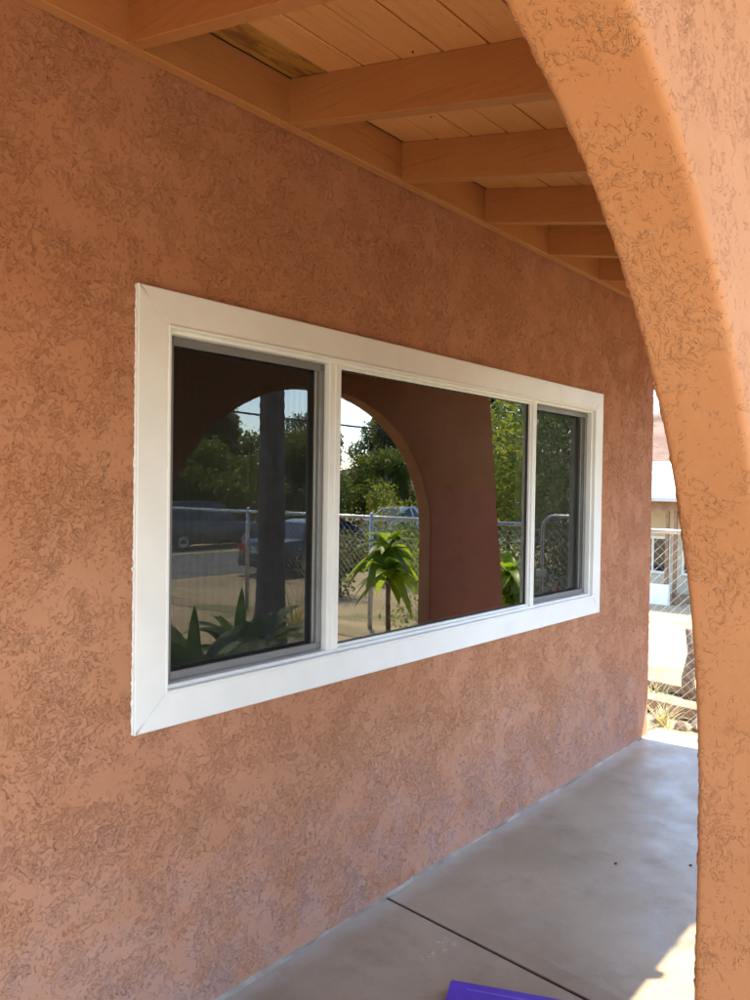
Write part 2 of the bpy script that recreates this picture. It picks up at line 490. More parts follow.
# ------------------------------------------------------------------ porch slab
SLAB_X0, SLAB_X1, SLAB_Y0 = -2.4, 4.98, -1.60
JX0, JX1 = 2.232, 2.135          # control joint: x at the wall, x at the outer edge
slab = empty('porch_slab', (1.3, -0.8, -0.2), kind='structure')
slab['label'] = 'grey concrete porch floor with a dark control joint'
def slab_panel(xa0, xa1, xb0, xb1):
    """x from xa0(wall)/xa1(outer) to xb0/xb1"""
    n, k = 40, 14
    V = []
    for i in range(n + 1):
        for j in range(k + 1):
            u, w = i / n, j / k
            xa = xa0 + (xa1 - xa0) * w; xb = xb0 + (xb1 - xb0) * w
            x = xa + (xb - xa) * u; y = 0.0 + (SLAB_Y0) * w
            V.append((x, y, 0.0 - (0.004 if i in (0, n) or j == k else 0.0)))
    F = [tuple(f) for f in grid_faces(n + 1, k + 1, flip=True).tolist()]
    b = len(V)
    ring = [i * (k + 1) + k for i in range(n + 1)] + [n * (k + 1) + j for j in range(k - 1, -1, -1)] + [i * (k + 1) for i in range(n - 1, -1, -1)] + [j for j in range(1, k)]
    for r in ring: V.append((V[r][0], V[r][1], -0.30))
    m = len(ring)
    for q in range(m): F.append((ring[q], ring[(q + 1) % m], b + (q + 1) % m, b + q))
    return mesh_obj('slab_panel', V, F, M['concrete'], slab)
slab_panel(SLAB_X0, SLAB_X0, JX0 - 0.0075, JX1 - 0.0075)
slab_panel(JX0 + 0.0075, JX1 + 0.0075, SLAB_X1, SLAB_X1)
MB().hexa([(JX0-0.008,0,-0.2),(JX0+0.008,0,-0.2),(JX1+0.008,SLAB_Y0,-0.2),(JX1-0.008,SLAB_Y0,-0.2),
           (JX0-0.008,0,-0.010),(JX0+0.008,0,-0.010),(JX1+0.008,SLAB_Y0,-0.010),(JX1-0.008,SLAB_Y0,-0.010)]).build('joint_filler', M['joint'], slab)
# rough cement fillet where the slab meets the wall
xs = np.linspace(-0.5, 4.80, 420)
w1 = 0.004 + 0.005 * np.sin(xs * 9.1) * np.sin(xs * 3.7 + 1) + 0.004 * rng.random(len(xs))
h1 = 0.004 + 0.003 * np.sin(xs * 7.3 + 2) + 0.003 * rng.random(len(xs))
FV = np.stack([np.stack([xs, -w1 - 0.006, np.full_like(xs, -0.001)], -1), np.stack([xs, -w1 * 0.55 - 0.003, h1 * 0.6], -1), np.stack([xs, np.full_like(xs, 0.004), h1 + 0.004], -1)], 1)
mesh_obj('cement_fillet', FV, grid_faces(len(xs), 3), M['cement'], slab, smooth=True)

# ------------------------------------------------------------------ house
WX0, WX1, WZ0, WZ1 = 1.1514, 4.028, 0.8556, 2.0412     # outside edges of the casing
CW = 0.094                                              # casing width
HX1 = 4.817                                             # end of the house
house = empty('house', (1.0, 0.0, -0.2), 'terracotta stucco house wall with a wide white framed window', 'house')

def wall_mesh():
    r = 0.022
    xs = np.concatenate([np.linspace(-3.2, -0.4, 12)[:-1], np.arange(-0.4, 0.35, 0.02), np.arange(0.35, HX1 - r, 0.0056)])
    pts = [(x, 0.0) for x in xs]
    for a in np.linspace(0, math.pi / 2, 6): pts.append((HX1 - r + r * math.sin(a), r - r * math.cos(a)))
    for y in np.concatenate([np.arange(r + 0.012, 0.4, 0.012), np.linspace(0.45, 6.0, 12)]): pts.append((HX1, y))
    pts = np.array(pts)
    zs = np.concatenate([np.array([-0.45, -0.1]), np.arange(-0.02, 2.76, 0.0056), np.array([2.78])])
    P = np.stack([np.repeat(pts[:, None, 0], len(zs), 1), np.repeat(pts[:, None, 1], len(zs), 1), np.repeat(zs[None, :], len(pts), 0)], -1)
    F = grid_faces(len(pts), len(zs))
    Vf = P.reshape(-1, 3)
    cx = Vf[F].mean(1)
    hole = (cx[:, 1] < 0.001) & (cx[:, 0] > WX0 + 0.05) & (cx[:, 0] < WX1 - 0.05) & (cx[:, 2] > WZ0 + 0.05) & (cx[:, 2] < WZ1 - 0.05)
    return Vf, F[~hole]
Vw, Fw = wall_mesh()
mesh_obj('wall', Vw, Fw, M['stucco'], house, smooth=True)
# closing walls, gable and roof (out of the picture, they keep the daylight out)
b = MB(); b.box((-3.2, 5.85, -0.45), (HX1 - 0.01, 6.0, 2.78)); b.build('back_wall', M['stucco'], house)
b = MB(); b.box((-3.2, 0.03, -0.45), (-3.05, 5.84, 2.78)); b.build('side_wall', M['stucco'], house)
b = MB(); b.add([(HX1-0.02,0.02,2.77),(HX1-0.02,5.98,2.77),(HX1-0.02,3.0,3.38),(HX1-0.16,0.02,2.77),(HX1-0.16,5.98,2.77),(HX1-0.16,3.0,3.38)],
                [(0,1,2),(3,5,4),(0,3,4,1),(1,4,5,2),(2,5,3,0)]); b.build('gable', M['stucco'], house)
M['roofing'] = simple('grey_roofing', (0.16, 0.14, 0.125), 0.95, 0.2, var=0.2, scale=6, bump=0.01, bscale=30)
b = MB()
for (ya, za, yb, zb) in ((-0.02, 2.795, 3.0, 3.41), (3.0, 3.41, 6.4, 2.72)):
    b.hexa([(-3.6,ya,za),(5.7,ya,za),(5.7,yb,zb),(-3.6,yb,zb),(-3.6,ya,za+.08),(5.7,ya,za+.08),(5.7,yb,zb+.08),(-3.6,yb,zb+.08)])
b.build('roof', M['roofing'], house)
# dim room behind the glass
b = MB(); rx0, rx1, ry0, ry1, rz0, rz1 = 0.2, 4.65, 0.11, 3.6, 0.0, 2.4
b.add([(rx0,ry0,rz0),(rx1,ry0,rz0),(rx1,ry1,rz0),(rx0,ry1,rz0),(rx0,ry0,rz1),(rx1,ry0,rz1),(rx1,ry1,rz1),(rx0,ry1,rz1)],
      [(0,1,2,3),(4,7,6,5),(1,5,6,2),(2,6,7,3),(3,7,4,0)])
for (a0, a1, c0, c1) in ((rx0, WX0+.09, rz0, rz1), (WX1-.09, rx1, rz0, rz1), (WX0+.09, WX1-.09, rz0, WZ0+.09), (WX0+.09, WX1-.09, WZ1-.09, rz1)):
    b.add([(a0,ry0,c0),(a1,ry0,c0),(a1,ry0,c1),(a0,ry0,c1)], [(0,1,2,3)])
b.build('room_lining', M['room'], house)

# ---- the window
OX0, OX1, OZ0, OZ1 = WX0 + CW, WX1 - CW, WZ0 + CW, WZ1 - CW
win = empty('window', ((WX0 + WX1) / 2, 0, WZ0), parent=house)
win['label'] = 'wide white vinyl window with fixed centre pane and screened side panes'
def mitre(name, outer, inner, mat, y0, y1, bev=0.004, ybev=None):
    """four mitred boards between rectangle outer and inner, front at y0"""
    (ax, az, bx, bz), (cx, cz, dx, dz) = outer, inner
    g = 0.0005
    quads = [((ax+g,bz),(bx-g,bz),(dx-g,dz),(cx+g,dz)), ((bx,bz-g),(bx,az+g),(dx,cz+g),(dx,dz-g)),
             ((bx-g,az),(ax+g,az),(cx+g,cz),(dx-g,cz)), ((ax,az+g),(ax,bz-g),(cx,dz-g),(cx,cz+g))]
    for q in quads:
        q = np.array(q); c = q.mean(0)
        n_in = (q[3] + q[2]) / 2 - (q[0] + q[1]) / 2; n_in = n_in / np.linalg.norm(n_in)
        f = q.copy(); f[0] += n_in * bev; f[1] += n_in * bev; f[2] -= n_in * bev; f[3] -= n_in * bev
        V = [(p[0], y1, p[1]) for p in q] + [(p[0], y0 + bev, p[1]) for p in q] + [(p[0], y0, p[1]) for p in f]
        F = [(3,2,1,0), (8,9,10,11)]
        for k in range(4):
            k2 = (k + 1) % 4
            F += [(k, k2, 4 + k2, 4 + k), (4 + k, 4 + k2, 8 + k2, 8 + k)]
        mesh_obj(name, V, F, mat, win)
mitre('casing_board', (WX0, WZ0, WX1, WZ1), (OX0, OZ0, OX1, OZ1), M['vinyl'], -0.017, 0.012, 0.003)
# raised lip, master frame, inner stop
mitre('frame_lip', (OX0-0.002, OZ0-0.002, OX1+0.002, OZ1+0.002), (OX0+0.007, OZ0+0.007, OX1-0.007, OZ1-0.007), M['vinyl'], -0.021, 0.04, 0.002)
mitre('frame', (OX0+0.0065, OZ0+0.0065, OX1-0.0065, OZ1-0.0065), (OX0+0.018, OZ0+0.018, OX1-0.018, OZ1-0.018), M['vinyl'], -0.002, 0.10, 0.002)
IX0, IX1, IZ0, IZ1 = OX0 + 0.018, OX1 - 0.018, OZ0 + 0.018, OZ1 - 0.018
ML = (1.893, 1.951); MR = (3.286, 3.318)
for (a, c) in (ML, MR):
    b = MB(); b.box((a, 0.000, IZ0 - 0.004), (c, 0.095, IZ1 + 0.004), 0.003)
    b.build('mullion', M['vinyl'], win)
    b = MB(); b.box(((a + c) / 2 - 0.003, -0.004, IZ0 - 0.002), ((a + c) / 2 + 0.003, 0.004, IZ1 + 0.002), 0.0015)
    b.build('mullion_bead', M['vinyl'], win)
# glazing bead round the fixed pane
def ring(name, x0, x1, z0, z1, w, y0, y1, mat, bev=0.0015):
    for (a, c, e, f) in ((x0, x1, z1 - w, z1), (x0, x1, z0, z0 + w), (x0, x0 + w, z0 + w, z1 - w), (x1 - w, x1, z0 + w, z1 - w)):
        b = MB(); b.box((a, y0, e), (c, y1, f), bev); b.build(name, mat, win)
ring('glazing_bead', ML[1], MR[0], IZ0, IZ1, 0.009, 0.012, 0.024, M['vinyl'])
ring('gasket', ML[1] + 0.002, MR[0] - 0.002, IZ0 + 0.002, IZ1 - 0.002, 0.0095, 0.024, 0.028, M['gasket'], 0.0)
def pane(x0, x1, z0, z1, y):
    b = MB(); b.add([(x0, y, z0), (x1, y, z0), (x1, y, z1), (x0, y, z1)], [(0, 1, 2, 3)])
    return b.build('glass_pane', M['glass'], win)
pane(ML[1] + 0.004, MR[0] - 0.004, IZ0 + 0.004, IZ1 - 0.004, 0.0285)
for (a, c) in ((IX0, ML[0]), (MR[1], IX1)):
    ring('sash', a, c, IZ0, IZ1, 0.020, 0.046, 0.090, M['vinyl'])
    pane(a + 0.012, c - 0.012, IZ0 + 0.012, IZ1 - 0.012, 0.052)
    fw = 0.023
    ring('screen_frame', a + 0.003, c - 0.003, IZ0 + 0.004, IZ1 - 0.003, fw, 0.022, 0.031, M['alu'])
    b = MB(); b.add([(a + 0.02, 0.0285, IZ0 + 0.02), (c - 0.02, 0.0285, IZ0 + 0.02), (c - 0.02, 0.0285, IZ1 - 0.02), (a + 0.02, 0.0285, IZ1 - 0.02)], [(0, 1, 2, 3)])
    b.build('insect_screen', M['screen'], win)
    for kx in (a + 0.003 + fw / 2, c - 0.003 - fw / 2):
        for kz in (IZ0 + 0.004 + fw / 2, IZ1 - 0.003 - fw / 2):
            b = MB(); s = 0.0085
            for (p, q, r, u) in ((-s, s, s - .0025, s), (-s, s, -s, -s + .0025), (-s, -s + .0025, -s, s), (s - .0025, s, -s, s)):
                b.box((kx + p, 0.0212, kz + r), (kx + q, 0.0226, kz + u))
            b.build('corner_key', M['key'], win)
# caulk squeezed out along the outside of the casing
def caulk(p0, p1, n, side):
    pts, rad = [], []
    for i in range(n + 1):
        u = i / n
        j = rng.normal(0, 0.0012)
        pts.append((p0[0] + (p1[0] - p0[0]) * u + side[0] * j, -0.006 + rng.normal(0, 0.001), p0[1] + (p1[1] - p0[1]) * u + side[1] * j))
        rad.append(0.0016 + abs(rng.normal(0, 0.0010)) * (0.6 + 1.2 * max(0.0, math.sin(i * 0.11) * math.sin(i * 0.043 + 1))))
    b = MB(); b.tube(pts, rad, 6); b.build('caulk_bead', M['caulk'], win, smooth=True)
caulk((WX0 - 0.001, WZ0), (WX0 - 0.001, WZ1), 170, (1, 0))

# ------------------------------------------------------------------ arcade
PY0, THK = -1.41, 0.11               # inner face, thickness
arcade = empty('porch_arcade', (1.8, PY0 - THK / 2, -0.2), 'row of terracotta stucco arches on wide piers along the porch', 'arcade')
ZTOP, ZBOT = 2.475, -0.42

def arch_bay(cx, xl, xr, ds, EA, EB, SPR):
    """xl(z), xr(z): outer limits of the bay"""
    zc = SPR
    A = []; B = []
    nf = int((SPR - ZBOT) / ds)
    for i in range(nf):
        z = ZBOT + (SPR - ZBOT) * i / nf
        A.append((cx - EA, z)); B.append((xl(z), z))
    # directions through the arc, incl. the exact corner directions
    th = list(np.linspace(math.pi, 0, int(math.pi * 1.0 / ds)))
    for tx in (xl(ZTOP), xr(ZTOP)):
        dxx, dzz = tx - cx, ZTOP - zc
        th.append(math.atan2(dzz / EB, dxx / EA))     # ellipse parameter whose ray hits the corner
    th = sorted(set(th), reverse=True)
    for a in th:
        p = (cx + EA * math.cos(a), zc + EB * math.sin(a))
        d = (p[0] - cx, p[1] - zc)
        best = 1e9
        if d[1] > 1e-9: best = min(best, (ZTOP - zc) / d[1])
        for f in (xl, xr):
            # line x = f(z), f linear
            m = f(1.0) - f(0.0); c0 = f(0.0)
            den = d[0] - m * d[1]
            if abs(den) > 1e-9:
                s = (c0 + m * zc - cx) / den
                if s > 0.5: best = min(best, s)
        A.append(p); B.append((cx + d[0] * best, zc + d[1] * best))
    for i in range(1, nf + 1):
        z = SPR - (SPR - ZBOT) * i / nf
        A.append((cx + EA, z)); B.append((xr(z), z))
    A = np.array(A); B = np.array(B)
    D = B - A; L = np.linalg.norm(D, axis=1, keepdims=True); D = D / L
    r = 0.011
    prof = []
    k = 46
    ts = (np.linspace(1, 0, k)) ** 1.25
    for t_ in ts: prof.append(('f', t_, PY0))
    for a in np.linspace(0, math.pi / 2, 6)[1:]: prof.append(('d', r * (1 - math.sin(a)), PY0 - r * (1 - math.cos(a))))
    for u in np.linspace(0, 1, 13)[1:-1]: prof.append(('d', 0.0, PY0 - r - u * (THK - 2 * r)))
    for a in np.linspace(math.pi / 2, 0, 6)[:-1]: prof.append(('d', r * (1 - math.sin(a)), PY0 - THK + r * (1 - math.cos(a))))
    for t_ in ts[::-1]: prof.append(('f', t_, PY0 - THK))
    V = np.zeros((len(A), len(prof), 3))
    for j, (kind, t_, y) in enumerate(prof):
        d = (r + t_ * (L - r)) if kind == 'f' else np.full_like(L, t_)
        P = A + D * d
        V[:, j, 0] = P[:, 0]; V[:, j, 1] = y; V[:, j, 2] = P[:, 1]
    return V.reshape(-1, 3), grid_faces(len(A), len(prof), flip=True)

# centre, left limit, right limit, grid, half span, rise, springing height
bays = [(0.305, lambda z: -1.75 + 0.11 * z, lambda z: 1.784, 0.007, 0.95, 1.07, 0.97), (3.40, lambda z: 1.784, lambda z: 5.60 - 0.155 * z, 0.009, 1.10, 0.905, 1.20)]
for (cx, fl, fr, ds, ea, eb, sp_) in bays:
    V, F = arch_bay(cx, fl, fr, ds, ea, eb, sp_)
    mesh_obj('arch', V, F, M['stucco_arch'], arcade, smooth=True)
for f, s in ((bays[0][1], -1), (bays[1][2], 1)):     # end caps of the two outer piers
    zs = np.linspace(ZBOT, ZTOP, 200)
    ys = np.linspace(PY0 + 0.001, PY0 - THK - 0.001, 10)
    V = np.array([[(f(z) - s * 0.002, y, z) for y in ys] for z in zs])
    mesh_obj('pier_end', V, grid_faces(len(zs), len(ys), flip=(s > 0)), M['stucco_arch'], arcade, smooth=True)

# ------------------------------------------------------------------ porch roof
ZL, SL = 2.624, 0.2021
def zr(y): return ZL - SL * (-y - 0.04)          # underside of the rafters
RH, RT, RY1 = 0.138, 0.042, -1.90  # eave out of view, lengthened to keep sun off the outer arch face
ROOF_X0, ROOF_X1 = -2.6, 5.74
proof = empty('porch_roof', (1.6, 0.0, 2.62), 'orange brown painted board ceiling on exposed sloping rafters', 'porch roof')
b = MB(); b.box((-2.55, -0.040, ZL), (5.05, -0.004, ZL + RH + 0.003), 0.002); b.build('ledger', M['ledger'], proof)
M['board2'] = M['board']
for k in range(-6, 9):
    x = 1.0965 + 0.5567 * k + (rng.normal(0, 0.003) if k not in (0, 1, 2, 3, 4) else 0)
    if x > 5.75: continue
    y0, y1 = -0.0405, RY1
    if x > 4.86: y0 = 0.6                         # rafters beyond the house end run back under the main roof
    b = MB(); c = 0.002
    V = []
    for (y) in (y0, y1):
        z0 = zr(y); z1 = z0 + RH - 0.001
        V += [(x + c, y, z0), (x + RT - c, y, z0), (x + RT, y, z0 + c), (x + RT, y, z1), (x, y, z1), (x, y, z0 + c)]
    F = [(5,4,3,2,1,0), (6,7,8,9,10,11)] + [(i, (i+1) % 6, 6 + (i+1) % 6, 6 + i) for i in range(6)]
    b.add(V, F); b.build('rafter', M['rafter'], proof)
# ceiling boards, laid across the rafters
BW = 0.1385
def board(x0, x1, ya, yb, mat):
    lift = RH + rng.uniform(0.0, 0.0015)
    g = 0.0034
    ya -= g; yb += g
    c = 0.003
    prof = [(ya - c, c), (ya, c * 1.0 + 0.0), (ya, 0.019), (yb, 0.019), (yb, c), (yb + c, 0.0), (ya - c, 0.0)]
    prof = [(ya, c), (ya - c, 0.0), (yb + c, 0.0), (yb, c), (yb, 0.019), (ya, 0.019)]
    V = []
    for x in (x0 + 0.0008, x1 - 0.0008):
        for (y, dz) in prof: V.append((x, y, zr(y) + lift + dz))
    n = len(prof)
    F = [tuple(range(n)), tuple(range(2 * n - 1, n - 1, -1))] + [(i, n + i, n + (i+1) % n, (i+1) % n) for i in range(n)]
    return mesh_obj('roof_board', V, F, mat, proof)
raf = [1.0965 + 0.5567 * k + RT / 2 for k in range(-6, 9)]
nrow = 0
y = -0.056
while y > RY1 - 0.02:
    ya, yb = y, max(y - BW, RY1 - 0.03)
    if nrow == 0:
        cuts = [ROOF_X0, raf[6], raf[7], raf[11], ROOF_X1]
        ya = -0.042
    else:
        js = sorted(rng.choice(np.arange(1, 14), 2, replace=False))
        js = [j for j in js if not (7 <= j <= 8 and nrow < 4)]
        cuts = [ROOF_X0] + [raf[j] for j in js] + [ROOF_X1]
    for a, c in zip(cuts[:-1], cuts[1:]):
        board(a, c, ya, yb, M['stained'] if (nrow == 0 and abs(a - raf[6]) < 1e-6) else M['board'])
    nrow += 1
    y -= BW
# roofing over the boards, fascia along the eave
b = MB()
b.hexa([(ROOF_X0, RY1-0.03, zr(RY1-0.03)+RH+0.024), (ROOF_X1, RY1-0.03, zr(RY1-0.03)+RH+0.024), (ROOF_X1, 0.0, zr(0.0)+RH+0.024), (ROOF_X0, 0.0, zr(0.0)+RH+0.024),
        (ROOF_X0, RY1-0.03, zr(RY1-0.03)+RH+0.05), (ROOF_X1, RY1-0.03, zr(RY1-0.03)+RH+0.05), (ROOF_X1, 0.0, zr(0.0)+RH+0.05), (ROOF_X0, 0.0, zr(0.0)+RH+0.05)])
b.build('roofing', M['roofing'], proof)
# nail points coming through the boards
b = MB()
for _ in range(26):
    x = rng.uniform(0.4, 4.6); yy = rng.uniform(-1.35, -0.1)
    z = zr(yy) + RH
    b.tube([(x, yy, z + 0.004), (x + rng.normal(0, .002), yy + rng.normal(0, .002), z - rng.uniform(0.001, 0.004))], [0.0030, 0.0024], 6)
o = b.build('nail_point', M['nail'], proof); o['kind'] = 'stuff'

# ------------------------------------------------------------------ things on the floor
M['purple'] = simple('purple_carton', (0.075, 0.028, 0.44), 0.42, 0.5, var=0.12, scale=10)
M['purple2'] = simple('purple_carton_flap', (0.15, 0.09, 0.55), 0.5, 0.5, var=0.1, scale=10)
P0 = np.array((1.945, -0.492)); ang = math.atan2(-0.30, 0.14)
ux = np.array((math.cos(ang), math.sin(ang))); vx = np.array((-abs(ux[1]), -abs(ux[0])))
box = empty('carton', (*(P0 + ux * 0.3 + vx * 0.05), 0.0), 'long flat purple carton lying on the porch floor', 'carton')
def cbox(s0, s1, t0, t1, z0, z1):
    q = [P0 + ux * s + vx * t for s, t in ((s0, t0), (s1, t0), (s1, t1), (s0, t1))]
    return [(*p, z0) for p in q] + [(*p, z1) for p in q]
MB().hexa(cbox(0, 0.62, 0, 0.13, 0.0005, 0.032)).build('body', M['purple'], box)
MB().hexa(cbox(-0.002, 0.0, 0.004, 0.126, 0.004, 0.030)).build('end_flap', M['purple2'], box)
MB().hexa(cbox(0.05, 0.60, 0.028, 0.036, 0.0321, 0.0328)).build('closing_flap', M['purple2'], box)

# ------------------------------------------------------------------ foliage helpers
def unit(v): return v / (np.linalg.norm(v, axis=-1, keepdims=True) + 1e-12)

def leaf_cloud(lobes, n, size, asp=0.5, shell=0.55, droop=0.2, seed=0):
    """many small folded leaves through the volume of several lobes -> V,F (each leaf an island)"""
    g = np.random.default_rng(seed)
    vols = np.array([l[1][0] * l[1][1] * l[1][2] for l in lobes]) ** 0.75
    pick = g.choice(len(lobes), n, p=vols / vols.sum())
    C = np.array([l[0] for l in lobes])[pick]; Rr = np.array([l[1] for l in lobes])[pick]
    d = unit(g.normal(size=(n, 3)))
    rad = shell + (1 - shell) * g.random((n, 1)) ** 0.6
    rad = np.where(g.random((n, 1)) < 0.12, rad * 1.18, rad)
    P = C + d * Rr * rad
    # clumping: pull towards random twig points
    axis_ = unit(d * 0.7 + g.normal(size=(n, 3)) * 0.8 + np.array((0, 0, -droop)))
    side = unit(np.cross(axis_, g.normal(size=(n, 3))))
    nrm = np.cross(axis_, side)
    s = size * (0.55 + 0.9 * g.random((n, 1)))
    a = P - axis_ * s * 0.5; t = P + axis_ * s * 0.5
    l = P + side * s * asp * 0.5 + nrm * s * 0.10; r = P - side * s * asp * 0.5 + nrm * s * 0.10
    V = np.stack([a, l, t, r], 1).reshape(-1, 3)
    i = np.arange(n)[:, None] * 4
    F = np.concatenate([i + np.array([[0, 2, 1]]), i + np.array([[0, 3, 2]])], 0)
    return V, F

def blade(p0, dirh, length, width, rise, droop, n=7, fold=0.18, g=None, tip=1.4):
    """one arching strap leaf with a folded midrib; returns V,F"""
    d = np.array((math.cos(dirh), math.sin(dirh), 0.0)); s = np.array((-d[1], d[0], 0.0))
    V = []
    tw = (g.normal(0, 0.25) if g is not None else 0)
    for i in range(n + 1):
        u = i / n
        p = np.array(p0) + d * length * (u * math.cos(rise) + 0.15 * u * u) + np.array((0, 0, 1)) * length * (u * math.sin(rise) - droop * u * u)
        w = width * 0.5 * (math.sin(math.pi * min(1, u ** 0.75 * 0.97 + 0.03)) ** 0.8) if i < n else 0.0008
        up = np.array((0, 0, 1.0))
        ss = s * math.cos(tw * u) + up * math.sin(tw * u)
        V += [p + ss * w + up * w * fold, p, p - ss * w + up * w * fold]
    F = []
    for i in range(n):
        a = i * 3
        F += [(a, a + 3, a + 4, a + 1), (a + 1, a + 4, a + 5, a + 2)]
    return V, F

M['bark'] = simple('grey_brown_bark', (0.19, 0.14, 0.10), 0.95, 0.2, var=0.4, scale=9, bump=0.02, bscale=22)
M['palmbark'] = simple('palm_bark', (0.115, 0.10, 0.088), 0.95, 0.2, var=0.35, scale=7, bump=0.015, bscale=30)
M['leaf_dark'] = leaf_mat('leaf_dark', [(0.028, 0.048, 0.014), (0.05, 0.08, 0.022), (0.075, 0.11, 0.03)], 0.35)
M['leaf_mid'] = leaf_mat('leaf_mid', [(0.055, 0.085, 0.018), (0.10, 0.14, 0.032), (0.16, 0.18, 0.048), (0.075, 0.105, 0.028)], 0.42)
M['leaf_dry'] = leaf_mat('leaf_olive', [(0.085, 0.095, 0.045), (0.14, 0.14, 0.07), (0.20, 0.17, 0.09), (0.07, 0.085, 0.045)], 0.38)
M['leaf_lime'] = leaf_mat('leaf_lime', [(0.10, 0.14, 0.028), (0.20, 0.23, 0.045), (0.26, 0.24, 0.08), (0.13, 0.18, 0.035)], 0.48)
M['leaf_broad'] = leaf_mat('leaf_broad', [(0.12, 0.19, 0.018), (0.19, 0.27, 0.028), (0.25, 0.31, 0.04), (0.07, 0.13, 0.02)], 0.55, 0.38, True)
M['leaf_deep'] = leaf_mat('leaf_deep_green', [(0.03, 0.07, 0.018), (0.06, 0.11, 0.028), (0.09, 0.12, 0.03)], 0.4, 0.6, True)
M['straw'] = leaf_mat('straw', [(0.30, 0.25, 0.12), (0.40, 0.34, 0.18), (0.22, 0.20, 0.09)], 0.3)
M['petal'] = leaf_mat('pink_bract', [(0.55, 0.07, 0.16), (0.65, 0.14, 0.22)], 0.4)

def tree(name, x, y, h, rad, leafm, label, cat, group=None, n=5000, size=0.16, seed=0, feathery=False, z0=None, low=0.25, tr=None):
    g = np.random.default_rng(seed)
    z0 = float(zt(x, y)) if z0 is None else z0
    root = empty(name, (x, y, z0), label, cat, group)
    b = MB()
    tr = tr or 0.035 * h
    lean = g.normal(0, 0.05, 2)
    top = np.array((x + lean[0] * h, y + lean[1] * h, z0 + h * 0.8))
    pts = [np.array((x, y, z0 - 0.05)) + (top - np.array((x, y, z0))) * u + np.array((g.normal(0, .03), g.normal(0, .03), 0)) * h * 0.2 * u for u in np.linspace(0, 1, 6)]
    b.tube(pts, list(np.linspace(tr, tr * 0.25, 6)), 8)
    lobes = []
    nl = 9 if not feathery else 13
    for i in range(nl):
        a = g.uniform(0, 2 * math.pi); u = (i + 0.5) / nl
        zz = z0 + h * (low + (0.97 - low) * u)
        wprof = math.sin(math.pi * (0.18 + 0.70 * u)) if not feathery else (0.75 - 0.45 * u)
        rr = rad * wprof * g.uniform(0.35, 0.75)
        c = np.array((x + math.cos(a) * rr, y + math.sin(a) * rr, zz))
        lr = rad * g.uniform(0.34, 0.55) * (0.7 if feathery else 1.0)
        lobes.append((c, (lr, lr, lr * g.uniform(0.6, 1.1) * (1.5 if feathery else 1))))
        base = pts[min(5, 1 + int(u * 4))]
        mid = (base + c) / 2 + np.array((0, 0, -0.04 * h))
        b.tube([base, mid, c], [tr * 0.4, tr * 0.25, tr * 0.08], 5, cap=False)
        if feathery:
            lobes.append((c + np.array((0, 0, lr * 1.2)), (lr * 0.5, lr * 0.5, lr * 0.9)))
    b.build('trunk', M['bark'], root, smooth=True)
    V, F = leaf_cloud(lobes, n, size, 0.5, 0.35, 0.25, seed + 5)
    V[:, 2] = np.maximum(V[:, 2], z0 + 0.03)
    mesh_obj('crown', V, F, leafm, root)
    return root

# ------------------------------------------------------------------ plants in the yard
def rosette_plant(name, x, y, zc, n, length, width, leafm, label, group, seed):
    g = np.random.default_rng(seed)
    z0 = float(zt(x, y))
    root = empty(name, (x, y, z0), label, 'plant', group)
    b = MB()
    b.tube([(x + .03, y, z0 - 0.03), (x - .02, y + .02, z0 + (zc - z0) * .5), (x, y, zc + 0.03)], [0.03, 0.024, 0.02], 8)
    b.tube([(x + .01, y + .02, z0 + .05), (x + .10, y - .08, z0 + (zc - z0) * .7)], [0.016, 0.010], 6)
    b.build('stem', M['bark'], root, smooth=True)
    heads = [(0.0, 0.0, 0.0, 1.0), (0.13, -0.10, -0.16, 0.85), (-0.12, 0.12, -0.24, 0.8)]
    for hx_, hy_, hz_, hs in heads:
        c0 = (x + hx_, y + hy_, zc + hz_)
        if hs < 1:
            b = MB(); b.tube([(x, y, z0 + (zc - z0) * .35), (x + hx_ * .8, y + hy_ * .8, zc + hz_ - .15), c0], [.018, .015, .012], 6); b.build('stem', M['bark'], root, smooth=True)
        m_ = int(n * hs / 2.0)
        for i in range(m_):
            u = i / m_
            a = i * 2.39996 + g.normal(0, .35)
            rise = 1.15 - 1.35 * u + g.normal(0, .28)
            V, F = blade((c0[0], c0[1], c0[2] + 0.08 * (1 - u)), a, length * hs * g.uniform(.55, 1.15) * (0.75 + 0.35 * u), width * g.uniform(.6, 1.1), rise, 0.45 + 0.5 * u + g.normal(0, .14), 8, 0.22, g)
            mesh_obj('leaf', V, F, leafm, root, smooth=True)
    # a lower side shoot
    for i in range(9):
        a = i * 2.4 + g.normal(0, .3)
        V, F = blade((x + .10, y - .08, z0 + (zc - z0) * .68), a, length * g.uniform(.5, .75), width * .8, g.uniform(.1, .9), 0.6, 7, 0.2, g)
        mesh_obj('leaf', V, F, leafm, root, smooth=True)
    return root
rosette_plant('leafy_plant', 6.25, -3.22, 0.86, 58, 0.47, 0.15, M['leaf_broad'], 'bright green broad leaved plant reflected beside the car, seen through the arch', 'broad leaved plants by the fence', 3)
rosette_plant('leafy_plant', 6.30, -1.82, 0.68, 46, 0.44, 0.14, M['leaf_broad'], 'bright green broad leaved plant reflected right of the stucco pier', 'broad leaved plants by the fence', 8)

